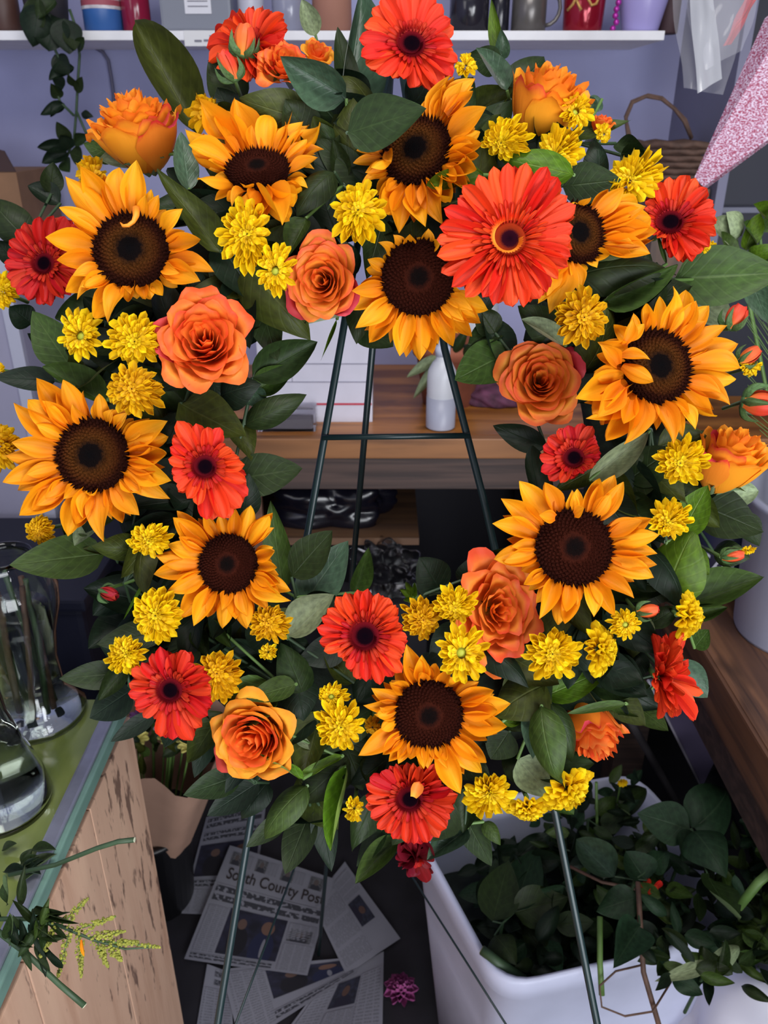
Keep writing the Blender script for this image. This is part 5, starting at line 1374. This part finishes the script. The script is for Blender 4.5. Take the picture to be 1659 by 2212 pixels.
# ------ yellow chrysanthemums: bounds, centre, facing
mum(468, 427, 587, 597, 537, 512, (0, 0), -0.012, 'chrysanthemum at the chin of the upward-facing sunflower, larger of two touching')
mum(552, 520, 640, 645, 596, 588, (0, 0), -0.018, 'chrysanthemum touching the tight spiral rose on its left', eye=True)
mum(712, 390, 835, 540, 772, 462, (0.1, 0.1), -0.010, 'chrysanthemum between the upward-facing sunflower and the crumpled one')
mum(124, 662, 224, 780, 178, 728, (-0.1, 0), 0.0, 'small open chrysanthemum with a green eye at the left edge, beside two fuller ones', eye=True)
mum(225, 668, 358, 795, 296, 742, (0, 0), -0.010, 'full chrysanthemum touching the biggest open rose on its left, upper of the stacked pair')
mum(222, 782, 362, 906, 290, 842, (0, -0.05), -0.014, 'full chrysanthemum just above the ragged sunflower, lower of the stacked pair', deep=True)
mum(1037, 246, 1153, 348, 1082, 312, (-0.15, -0.25), 0.004, 'chrysanthemum above the biggest gerbera, left of its neighbour')
mum(1158, 272, 1262, 380, 1190, 345, (0.4, 0.35), 0.006, 'fan-shaped chrysanthemum below the half-open rose at the upper right')
mum(1208, 198, 1284, 286, 1240, 245, (0.25, 0.1), 0.0, 'chrysanthemum overlapping the right side of the half-open rose', eye=True)
mum(1306, 332, 1432, 438, 1355, 400, (0.35, 0.45), 0.012, 'bright chrysanthemum above the half-hidden sunflower at the upper right')
mum(980, 118, 1032, 170, 1005, 146, (0.2, 0.4), 0.03, 'chrysanthemum peeping out right of the topmost gerbera', few=True)
mum(1188, 617, 1316, 757, 1258, 688, (0, -0.1), -0.010, 'golden full chrysanthemum between the biggest gerbera and the folded-petal sunflower', deep=True)
mum(1412, 937, 1538, 1050, 1465, 1000, (-0.1, -0.1), -0.006, 'chrysanthemum left of the rose at the right picture edge')
mum(1400, 1074, 1496, 1166, 1436, 1132, (0.2, 0.25), 0.0, 'chrysanthemum touching the right petals of the large sunflower')
mum(1309, 1312, 1384, 1384, 1350, 1349, (0, 0), -0.006, 'small round chrysanthemum with a green eye below the large sunflower', eye=True)
mum(1128, 1352, 1262, 1472, 1190, 1408, (0, -0.1), 0.0, 'chrysanthemum right of the loose ruffled rose')
mum(1254, 1340, 1345, 1458, 1290, 1402, (0.95, 0.1), 0.0, 'side-facing chrysanthemum right of the one by the ruffled rose', side=60)
mum(1455, 1272, 1515, 1386, 1478, 1330, (1.3, -0.05), 0.004, 'side-facing chrysanthemum above the side-facing gerbera', side=58)
mum(930, 1258, 1036, 1347, 982, 1312, (0.05, 0), -0.006, 'chrysanthemum uppermost of the three beside the ruffled rose')
mum(859, 1284, 958, 1384, 914, 1338, (0, 0), -0.002, 'darker chrysanthemum leftmost of the three beside the ruffled rose', deep=True)
mum(941, 1344, 1056, 1482, 995, 1408, (0, 0), -0.014, 'bright chrysanthemum lowest of the three, over the bottom sunflower', eye=True)
mum(677, 1503, 788, 1628, 738, 1567, (-0.05, 0), -0.008, 'full chrysanthemum left of the bottom sunflower')
mum(684, 1469, 756, 1532, 716, 1505, (-0.1, 0.1), -0.002, 'little chrysanthemum on top of the full one left of the bottom sunflower', eye=True)
mum(534, 1305, 633, 1389, 580, 1345, (0.1, 0), 0.004, 'chrysanthemum under the right petals of the lower left sunflower', deep=True)
mum(557, 1387, 603, 1427, 582, 1408, (-0.6, -0.1), 0.004, 'half-opened yellow bud left of the dark leaf below the lower left sunflower', few=True)
mum(281, 1260, 404, 1397, 340, 1328, (0, 0), -0.008, 'full chrysanthemum at the lower left petals of the lower left sunflower')
mum(228, 1366, 319, 1460, 280, 1410, (-0.3, -0.1), -0.014, 'chrysanthemum above the deep red gerbera on its left')
mum(418, 1398, 533, 1522, 470, 1452, (0.1, 0), 0.008, 'chrysanthemum behind the right side of the deep red gerbera', deep=True)
mum(271, 1122, 376, 1203, 325, 1166, (0, -0.2), -0.004, 'flat chrysanthemum between the ragged sunflower and the lower left sunflower')
mum(-32, 588, 46, 670, 10, 632, (-0.2, 0), 0.045, 'chrysanthemum at the left picture edge below the dark red gerbera')
mum(-40, 910, 48, 1022, 5, 965, (-0.3, 0), 0.04, 'shaded chrysanthemum at the left edge behind the ragged sunflower', deep=True)
mum(56, 1108, 124, 1178, 90, 1145, (-0.2, -0.2), 0.035, 'shaded chrysanthemum under the ragged sunflower at the left', deep=True)
mum(-26, 778, 14, 816, -6, 797, (0, 0), 0.05, 'small chrysanthemum cut by the left edge above the ragged sunflower', few=True)
mum(994, 1668, 1114, 1762, 1056, 1705, (0.0, -0.6), 0.004, 'chrysanthemum facing down, right of the bottommost gerbera')
mum(1098, 1700, 1180, 1790, 1140, 1738, (0.0, -1.2), 0.008, 'chrysanthemum facing down in the middle of the bottom row of three', side=50)
mum(1170, 1650, 1275, 1757, 1222, 1700, (0.55, -0.75), 0.0, 'bright chrysanthemum facing down under the hanging green leaf', side=66)
mum(741, 1716, 789, 1774, 766, 1742, (-0.1, -0.7), 0.01, 'small half-opened chrysanthemum left of the bottommost gerbera', few=True)
mum(1596, 774, 1644, 814, 1618, 796, (0.4, -0.2), 0.012, 'tiny yellow flower under a coral bud at the right edge', few=True)
mum(1500, 514, 1548, 548, 1522, 532, (0.4, 0.0), 0.035, 'yellow flower peeping out under the upper right gerbera', few=True)
mum(1284, 262, 1322, 312, 1303, 290, (0.3, -0.5), 0.014, 'narrow yellow flower under the tiny opening rosebud', few=True)
mum(786, 1540, 826, 1588, 806, 1570, (-0.3, -0.2), 0.012, 'chrysanthemum peeping out behind the left petals of the bottom sunflower', few=True, deep=True)
mum(1600, 1178, 1630, 1200, 1613, 1189, (0.8, 0.1), 0.002, 'tiny yellow flower at the tip of the small coral bud at the right', few=True)
mum(400, 205, 480, 290, 455, 245, (-0.2, 0.6), 0.05, 'greenish-yellow flower behind the upward-facing sunflower', few=True, deep=True)
mum(160, 340, 235, 420, 205, 385, (-0.1, 0.6), 0.035, 'greenish-yellow flower behind the top petals of the upper left sunflower', few=True, deep=True)
# ------------------------------------------------------------ leaf sprigs of the wreath
def sprig(label, node, leaves, group='leafy sprigs in the wreath', name='leaf_sprig', cat='foliage', z=0.03):
    """node: pixel where the stem sits; leaf: base x,y, tip x,y, width px, shade, depth offset, [variant], [roll], [tip depth]"""
    nd = P(node[0], node[1], ring_depth(*node) + z + 0.02)
    o = empty(name, nd, label, cat, group)
    bpy.context.view_layer.update() if False else None
    for lf in leaves:
        bx, by, tx, ty, w, sh, zo = lf[:7]
        var = lf[7] if len(lf) > 7 and lf[7] else rnd.choice(VAR)
        roll = lf[8] if len(lf) > 8 and lf[8] is not None else rnd.uniform(-0.35, 0.35)
        tz = lf[9] if len(lf) > 9 else rnd.uniform(-0.012, 0.012)
        mx, my = (bx + tx) / 2, (by + ty) / 2
        d = ring_depth(mx, my) + z + zo
        b = P(bx, by, d + 0.008) - nd
        t = P(tx, ty, d + tz) - nd
        ax = (t - b).normalized()
        nrm = (CAM - nd).normalized() + UP * 0.25
        nrm = Quaternion(ax, roll) @ nrm
        L = (t - b).length
        link('leaf', leaf_mesh(var, sh, rnd.choice('ab')), o, span(b, t, nrm, w * d / FPX, L))
        if b.length > 0.004:
            add_stem(o, b, Vector((0, 0, 0)), 0.003, STEM if sh in 'ympb' else STEMD, 'stalk')
    add_stem(o, Vector((0, 0, 0)), P(node[0] + (WX - node[0]) * 0.08, node[1] + (WY - node[1]) * 0.08, ring_depth(*node) + 0.09) - nd, 0.005, STEMD)
    return o

sprig('big olive-green leaf rising beside the yellow-orange rose cup, a bluish one below it', (428, 330),
      [(432, 290, 290, 40, 112, 'o', 0.012, 'fold', 0.1, 0.02), (408, 412, 390, 286, 58, 'b', -0.020, 'flat', 0.3), (330, 330, 215, 345, 60, 'p', 0.03, 'wave'), (250, 340, 180, 310, 50, 'm', 0.03)])
sprig('dark leaves behind the two orange buds at the top left', (560, 250),
      [(530, 225, 448, 130, 92, 'd', 0.03), (672, 262, 515, 212, 96, 'o', 0.006, 'arch', -0.3), (520, 260, 440, 260, 70, 'o', 0.03), (690, 330, 712, 215, 60, 'd', 0.03), (500, 250, 470, 190, 70, 'k', 0.03)])
sprig('tall blue-green leaves left of the topmost gerbera, one folded open with a pale underside', (752, 290),
      [(748, 213, 604, 122, 92, 'b', -0.020, 'fold', -0.5, -0.01), (752, 270, 785, -22, 104, 'b', 0.010, 'fold', 0.45, 0.02), (748, 290, 640, 165, 84, 'd', 0.012, 'flat', 0.2), (760, 230, 728, 60, 60, 'd', 0.018, 'flat')])
sprig('broad grey-green leaf lying over the crumpled sunflower at the top', (752, 288),
      [(750, 287, 923, 236, 118, 'd', -0.030, 'flat', -0.15, -0.02), (735, 330, 690, 265, 40, 'd', 0.02), (740, 390, 720, 300, 46, 'd', 0.02)])
sprig('pale yellow-green leaf standing against the shelf at the top', (685, 90), [(682, 78, 652, -2, 46, 'p', 0.03, 'fold')], z=0.05)
sprig('upright spear leaf with folded pale leaves left of the half-open rose', (1100, 215),
      [(1078, 128, 1062, -4, 30, 'y', 0.012, 'flat'), (1095, 195, 1030, 102, 56, 'b', -0.006, 'fold', 0.7), (1098, 215, 1178, 118, 86, 'd', 0.012, 'arch', 0.2), (1080, 140, 1008, 118, 60, 'd', 0.03, 'flat'), (1085, 130, 1082, 62, 34, 'b', 0.02), (1010, 250, 1110, 190, 70, 'o', 0.03)])
sprig('bright green leaf pair lying just above the biggest gerbera', (1180, 380),
      [(1240, 378, 1082, 342, 76, 'y', -0.028, 'arch', -0.2), (1215, 402, 1342, 388, 88, 'd', -0.012, 'flat', 0.2), (1042, 378, 920, 402, 56, 'y', -0.018, 'wave', 0.3), (950, 445, 925, 395, 30, 'y', -0.012), (1160, 390, 1060, 370, 40, 'o', 0.01)])
sprig('narrow green leaf under the fan-shaped chrysanthemum at the upper right, small leaves below', (1250, 310),
      [(1228, 298, 1362, 262, 44, 'm', -0.008, 'flat', -0.4), (1340, 335, 1402, 342, 54, 'd', 0.014, 'fold'), (1280, 245, 1255, 208, 40, 'b', 0.02), (1300, 215, 1262, 240, 40, 'b', 0.03), (1330, 310, 1398, 330, 40, 'd', 0.02)])
sprig('dark green leaves between the upward-facing sunflower and the crumpled one', (740, 400),
      [(722, 372, 640, 462, 74, 'd', -0.004, 'arch', 0.2), (660, 472, 622, 552, 60, 'm', -0.006, 'fold', 0.4), (828, 470, 790, 604, 70, 'd', 0.006, 'flat'), (705, 370, 735, 290, 40, 'd', 0.02), (850, 480, 800, 520, 50, 'k', 0.02), (690, 480, 700, 390, 60, 'k', 0.03)])
sprig('olive leaf draped between the two upper left sunflowers, with dark ones beside it', (470, 470),
      [(478, 545, 338, 376, 74, 'o', -0.012, 'turn', 0.2), (520, 388, 432, 432, 60, 'd', 0.006, 'fold'), (480, 520, 440, 400, 70, 'k', 0.02), (540, 480, 460, 440, 60, 'k', 0.03)])
sprig('large dark olive leaves between the biggest open rose and the tight spiral rose', (530, 570),
      [(530, 570, 668, 732, 128, 'o', 0.006, 'arch', 0.15), (470, 520, 560, 660, 110, 'k', 0.016), (560, 640, 600, 780, 80, 'd', 0.012), (500, 600, 540, 760, 76, 'k', 0.016), (620, 610, 660, 700, 60, 'k', 0.01)])
sprig('pale leaf under the tight spiral rose with a thin twig hanging from it', (735, 645),
      [(752, 640, 660, 695, 66, 'p', 0.012, 'arch', 0.2), (770, 690, 850, 750, 80, 'd', 0.016, 'flat'), (780, 640, 770, 740, 60, 'd', 0.016), (728, 690, 692, 780, 8, 'y', 0.016)])
sprig('three green leaves reaching into the opening from its upper left', (540, 850),
      [(545, 815, 686, 738, 86, 'd', 0.004, 'fold', 0.2), (528, 918, 661, 853, 66, 'd', 0.004, 'arch', 0.2), (500, 1035, 654, 1012, 96, 'd', 0.006, 'flat', 0.1), (550, 845, 640, 790, 60, 'm', 0.012), (540, 840, 570, 890, 50, 'b', 0.014)])
sprig('dark olive leaf above the tilted gerbera on the left inner edge', (400, 870),
      [(390, 872, 534, 948, 110, 'o', 0.002, 'wave', 0.1), (470, 860, 560, 830, 80, 'k', 0.016), (420, 800, 500, 870, 70, 'k', 0.02), (510, 900, 540, 1000, 60, 'o', 0.02), (390, 890, 360, 960, 60, 'k', 0.02)])
sprig('green leaf with a bright edge above the ragged sunflower at the left', (235, 850),
      [(232, 868, 92, 790, 76, 'm', -0.002, 'fold', 0.35), (120, 822, -14, 815, 56, 'k', 0.03, 'flat'), (150, 790, 70, 672, 92, 'm', 0.016, 'flat'), (70, 700, 20, 660, 60, 'k', 0.03), (110, 760, 60, 720, 40, 'k', 0.03)])
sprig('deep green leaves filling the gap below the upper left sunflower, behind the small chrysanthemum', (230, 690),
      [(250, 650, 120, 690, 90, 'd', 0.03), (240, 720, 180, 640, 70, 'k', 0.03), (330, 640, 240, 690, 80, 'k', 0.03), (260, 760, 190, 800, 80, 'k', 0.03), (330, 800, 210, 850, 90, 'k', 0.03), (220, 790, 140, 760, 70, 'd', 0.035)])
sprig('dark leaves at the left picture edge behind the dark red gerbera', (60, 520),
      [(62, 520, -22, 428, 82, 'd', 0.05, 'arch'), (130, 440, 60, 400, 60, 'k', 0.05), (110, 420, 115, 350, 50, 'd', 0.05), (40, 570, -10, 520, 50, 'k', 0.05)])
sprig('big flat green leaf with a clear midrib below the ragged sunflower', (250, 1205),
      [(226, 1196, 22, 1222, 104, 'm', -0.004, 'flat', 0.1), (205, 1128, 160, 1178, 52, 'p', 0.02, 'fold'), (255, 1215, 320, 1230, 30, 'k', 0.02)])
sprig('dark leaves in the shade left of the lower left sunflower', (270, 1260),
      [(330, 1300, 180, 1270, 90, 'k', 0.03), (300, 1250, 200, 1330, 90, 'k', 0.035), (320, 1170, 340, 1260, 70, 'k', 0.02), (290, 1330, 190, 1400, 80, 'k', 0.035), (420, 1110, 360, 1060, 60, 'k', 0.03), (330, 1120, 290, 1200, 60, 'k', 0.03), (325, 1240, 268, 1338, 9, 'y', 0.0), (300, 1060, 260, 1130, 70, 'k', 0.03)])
sprig('mid-green leaves pointing left beside the deep red gerbera, dark ones under it', (280, 1480),
      [(275, 1452, 128, 1466, 64, 'd', 0.006, 'flat'), (272, 1440, 212, 1514, 46, 'd', 0.004, 'fold'), (285, 1490, 195, 1552, 96, 'k', 0.014, 'flat'), (338, 1540, 240, 1602, 42, 'k', 0.012, 'flat')])
sprig('two overlapping green leaves above the orange rose at the lower left', (620, 1490),
      [(592, 1478, 488, 1582, 112, 'm', -0.004, 'fold', 0.2), (640, 1478, 532, 1512, 62, 'm', -0.010, 'flat', 0.3), (655, 1505, 606, 1388, 82, 'd', 0.008, 'arch'), (470, 1400, 500, 1330, 50, 'd', 0.02), (420, 1360, 450, 1420, 40, 'd', 0.014), (455, 1340, 500, 1400, 30, 'm', 0.012)])
sprig('two ribbed leaves at the lower left of the opening, one dark and one bluish', (640, 1290),
      [(630, 1246, 719, 1146, 88, 'd', 0.0, 'flat', -0.1), (655, 1305, 752, 1168, 98, 'b', 0.008, 'flat', 0.2), (768, 1280, 797, 1184, 48, 'm', 0.016, 'fold'), (612, 1275, 585, 1080, 64, 'm', 0.024, 'flat')])
sprig('pale olive leaf with a rounded tip beside the bottom gerbera of the opening', (622, 1378),
      [(622, 1374, 722, 1283, 84, 'p', -0.002, 'fold', -0.2), (765, 1475, 700, 1405, 80, 'o', 0.016), (620, 1370, 660, 1450, 70, 'k', 0.02)])
sprig('very dark leaf and small bright leaflets at the lower edge of the opening', (900, 1290),
      [(955, 1280, 905, 1203, 90, 'k', 0.016, 'flat'), (890, 1290, 862, 1272, 18, 'y', 0.0), (885, 1300, 868, 1298, 16, 'y', 0.0), (890, 1285, 876, 1256, 14, 'y', 0.0), (892, 1292, 896, 1258, 14, 'y', 0.0), (1010, 1270, 1030, 1200, 70, 'k', 0.03), (1060, 1230, 1110, 1180, 60, 'd', 0.02)])
sprig('large flat leaf with a clear midrib at the right picture edge', (1455, 605),
      [(1458, 602, 1695, 590, 128, 'm', 0.004, 'flat', 0.1, -0.01), (1500, 640, 1590, 720, 70, 'p', 0.04), (1620, 600, 1660, 700, 50, 'b', 0.05)])
sprig('dark green leaves folded side by side above the folded-petal sunflower', (1330, 640),
      [(1225, 605, 1465, 585, 96, 'd', 0.004, 'arch', -0.2), (1300, 660, 1466, 572, 62, 'm', -0.008, 'fold', 0.6), (1370, 600, 1400, 540, 60, 'd', 0.02), (1310, 650, 1240, 600, 60, 'd', 0.02), (1440, 570, 1418, 500, 10, 'm', 0.012)])
sprig('leaf with a pale turned-up edge above the shaded peach rose', (1205, 740),
      [(1222, 746, 1128, 688, 44, 'p', -0.006, 'fold', 0.5), (1210, 730, 1120, 660, 80, 'd', 0.008, 'arch'), (1180, 700, 1130, 640, 60, 'k', 0.02)])
sprig('broad green leaf reaching into the opening from its upper right', (1110, 770),
      [(1108, 758, 982, 822, 108, 'm', 0.008, 'flat', 0.1), (1180, 968, 1064, 918, 58, 'k', 0.010, 'wave'), (1070, 720, 1030, 660, 60, 'd', 0.02), (1090, 700, 1010, 745, 60, 'd', 0.024)])
sprig('pale leaf between the small dark red gerbera and a chrysanthemum', (1405, 930),
      [(1272, 1038, 1402, 934, 60, 'p', 0.000, 'fold', 0.4), (1290, 1010, 1196, 1062, 50, 'o', 0.012), (1400, 1000, 1330, 1090, 100, 'd', 0.014), (1420, 1040, 1360, 960, 70, 'd', 0.02)])
sprig('bright green leaves right of the large sunflower', (1440, 1170),
      [(1468, 1162, 1530, 1048, 76, 'y', 0.004, 'flat'), (1438, 1296, 1500, 1140, 128, 'y', 0.014, 'arch', -0.1), (1420, 1080, 1510, 1060, 80, 'd', 0.02), (1470, 1190, 1532, 1240, 70, 'y', 0.016)])
sprig('dark glossy leaves at the right edge behind the small coral bud', (1495, 1120),
      [(1498, 1085, 1648, 1150, 120, 'd', 0.016, 'flat'), (1600, 1110, 1640, 1180, 60, 'd', 0.02), (1540, 1190, 1620, 1205, 60, 'd', 0.02), (1560, 1070, 1640, 1060, 60, 'p', 0.05)])
sprig('pointed mid-green leaf at the right edge above the wooden counter', (1470, 1310),
      [(1478, 1302, 1652, 1244, 84, 'm', 0.012, 'fold', -0.1), (1490, 1330, 1572, 1312, 38, 'm', 0.018), (1400, 1350, 1470, 1310, 46, 'd', 0.018), (1500, 1400, 1532, 1360, 46, 'm', 0.018)])
sprig('grey-green leaves right of the side-facing gerbera', (1440, 1450),
      [(1455, 1430, 1528, 1506, 80, 'b', 0.016, 'flat'), (1375, 1525, 1444, 1580, 54, 'm', 0.016, 'flat'), (1380, 1400, 1350, 1480, 70, 'k', 0.02), (1330, 1480, 1420, 1530, 70, 'k', 0.02)])
sprig('thin green leaf lying across the rose that hangs sideways', (1355, 1520),
      [(1352, 1520, 1226, 1542, 26, 'm', -0.044, 'flat', 0.2), (1310, 1500, 1378, 1550, 46, 'm', 0.014)])
sprig('olive and green leaves right of the bottom sunflower', (1170, 1490),
      [(1185, 1478, 1070, 1545, 118, 'o', 0.012, 'arch', 0.1), (1175, 1505, 1325, 1440, 72, 'y', 0.010, 'wave'), (1100, 1540, 1160, 1580, 60, 'd', 0.016), (1230, 1380, 1290, 1450, 60, 'd', 0.02), (1260, 1340, 1320, 1300, 40, 'd', 0.02), (1100, 1580, 1060, 1640, 80, 'd', 0.02), (1085, 1560, 1130, 1562, 26, 'y', 0.0)])
sprig('hanging green leaf over the bright chrysanthemum facing down, bluish and grey ones beside it', (1158, 1535),
      [(1170, 1525, 1205, 1690, 84, 'm', -0.022, 'arch', 0.3), (1148, 1530, 1150, 1640, 58, 'b', 0.000, 'flat', -0.5), (1118, 1640, 1190, 1722, 80, 'p', -0.004, 'flat'), (1190, 1520, 1240, 1650, 60, 'd', -0.010), (1190, 1700, 1240, 1760, 60, 'm', 0.02)])
sprig('hanging leaves below the orange rose at the lower left, one mid green and two dark', (660, 1690),
      [(664, 1698, 568, 1812, 72, 'm', -0.012, 'arch', 0.2), (625, 1758, 532, 1830, 46, 'd', 0.0, 'flat'), (672, 1750, 617, 1888, 78, 'd', 0.004, 'flat'), (690, 1740, 716, 1882, 58, 'k', 0.006, 'flat'), (748, 1655, 712, 1838, 40, 'y', -0.006, 'fold', 0.5), (760, 1630, 640, 1740, 90, 'd', 0.012)])
sprig('curled yellow-green leaf lying across the orange rose at the lower left', (735, 1635),
      [(740, 1633, 650, 1680, 28, 'y', -0.020, 'wave', 0.4), (655, 1682, 560, 1635, 24, 'y', -0.030, 'turn', 0.4), (632, 1590, 680, 1622, 24, 'p', 0.0, 'flat')])
sprig('dark leaves below the orange rose, over the paper-wrapped bouquet', (550, 1690),
      [(562, 1688, 448, 1762, 64, 'k', 0.012, 'flat'), (520, 1675, 396, 1718, 64, 'd', 0.008, 'flat'), (455, 1580, 420, 1680, 50, 'k', 0.02), (580, 1690, 520, 1770, 60, 'k', 0.02)])
sprig('grey-green leaves hanging left of the bottommost gerbera', (850, 1800),
      [(862, 1808, 767, 1908, 56, 'm', 0.008, 'fold', 0.1), (832, 1785, 772, 1872, 50, 'd', 0.014, 'flat'), (800, 1640, 790, 1690, 40, 'd', 0.02)])
sprig('bluish leaf and dark leaves right of the bottommost gerbera, before the white bin', (1005, 1780),
      [(1010, 1788, 922, 1856, 66, 'b', 0.010, 'fold', 0.2), (1000, 1755, 1062, 1870, 66, 'd', 0.014, 'flat'), (1045, 1775, 1082, 1826, 34, 'm', 0.008), (1010, 1700, 1000, 1800, 60, 'd', 0.02)])

# ------------------------------------------------------------ the ring itself: dark foam with a backing of dark leaves
RC = P(WX + 5, WY + 10, 0.745)
ring = empty('wreath_ring', RC, 'dark mossy wreath ring under all the flowers, on the wire easel', 'wreath')
def ring_fn(u, v):
    a, b = u * 2 * PI, v * 2 * PI
    R = 0.222 + 0.040 * math.cos(b)
    R += 0.004 * math.sin(a * 23) * math.sin(b * 3)
    return tuple(RT * (R * math.cos(a) * 0.98) + UP * (R * math.sin(a) * 1.12) - FW * (0.030 * math.sin(b)))
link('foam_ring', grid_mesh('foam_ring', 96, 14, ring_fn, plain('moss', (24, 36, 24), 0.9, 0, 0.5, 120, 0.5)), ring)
cnt = 0
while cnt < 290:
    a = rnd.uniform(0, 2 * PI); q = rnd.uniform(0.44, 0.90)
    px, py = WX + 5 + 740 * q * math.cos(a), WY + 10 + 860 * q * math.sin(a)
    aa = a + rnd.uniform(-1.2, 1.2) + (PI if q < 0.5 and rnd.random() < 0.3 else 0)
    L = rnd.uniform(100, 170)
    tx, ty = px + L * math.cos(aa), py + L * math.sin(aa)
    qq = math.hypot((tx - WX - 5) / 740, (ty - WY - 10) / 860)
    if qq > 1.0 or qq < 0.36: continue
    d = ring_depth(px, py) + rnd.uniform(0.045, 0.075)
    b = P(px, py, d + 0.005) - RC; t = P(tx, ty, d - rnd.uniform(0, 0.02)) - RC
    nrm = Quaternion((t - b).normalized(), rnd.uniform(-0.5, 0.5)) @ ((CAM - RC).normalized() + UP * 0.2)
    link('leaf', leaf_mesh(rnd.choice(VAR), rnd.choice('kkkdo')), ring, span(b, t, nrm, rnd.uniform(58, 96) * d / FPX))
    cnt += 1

# one loose petal that fell on the bottommost gerbera
d = ring_depth(886, 1722) + 0.014 - 0.012
fp = link('fallen_petal', petal_mesh('fallen_petal', M['rose_orange'], prof_round, 6, 8, 0.25, 0.1), None, span(P(893, 1722, d), P(906, 1688, d), -FW, 0.010))
tag(fp, 'small orange petal lying on the eye of the bottommost gerbera', 'petal')

# ------------------------------------------------------------ wire easel
GM = plain('green_enamel', (22, 40, 42), 0.35, 0.1)
EB = P(800, 700, 0.78)
easel = empty('wire_easel', P(870, 60, 0.80), 'dark green wire easel holding the wreath, standing on the floor', 'easel')
bpy.context.view_layer.update()
def to_floor(px1, py1, d1, px2, py2, d2):
    a, b = P(px1, py1, d1), P(px2, py2, d2)
    k = (a.z - 0.004) / (a.z - b.z)
    return a, a + (b - a) * k
DL = 0.775
a, b = to_floor(862, 100, DL, 470, 2212, DL)
lL = (a, b)
# left leg runs (740,720) > (665,1150) > (470,2212)
pl = [P(842, 110, DL), P(740, 722, DL), P(665, 1150, DL), P(545, 1752, DL), P(470, 2212, DL)]
foot = pl[-1] + (pl[-1] - pl[-2]) * ((pl[-1].z - 0.004) / (pl[-2].z - pl[-1].z))
MB().tube(pl + [foot], 0.0038, 8).build('leg', GM, easel, None, True)
pr = [P(862, 110, DL), P(960, 752, DL), P(1045, 1080, DL), P(1200, 1760, DL), P(1290, 2212, DL)]
foot = pr[-1] + (pr[-1] - pr[-2]) * ((pr[-1].z - 0.004) / (pr[-2].z - pr[-1].z))
MB().tube(pr + [foot], 0.0038, 8).build('leg', GM, easel, None, True)
rt, rf = P(818, 600, 0.785), onZ(688, 2062, 0.004)
r0 = P(846, 110, 0.80)
MB().tube([r0, rt, rf], 0.0036, 8).build('leg', GM, easel, None, True)
MB().tube([P(697, 945, DL - 0.004), P(1014, 941, DL - 0.004)], 0.0030, 8).build('crossbar', GM, easel, None, True)
MB().tube([P(842, 110, DL), P(848, 60, DL), P(866, 60, DL), P(862, 110, DL)], 0.0038, 8).build('hook', GM, easel, None, True)
k = 0.0
best = min((abs((lambda q: ((q - CAM).dot(RT)))(rt + (rf - rt) * s) / ((rt + (rf - rt) * s) - CAM).dot(FW) * FPX + CX - 726), s) for s in [i / 200 for i in range(200)])
rp = rt + (rf - rt) * best[1]
MB().tube([rp, P(440, 2395, DL)], 0.0014, 6).build('brace', GM, easel, None, True)
MB().tube([rp, P(1381, 2666, DL)], 0.0014, 6).build('brace', GM, easel, None, True)
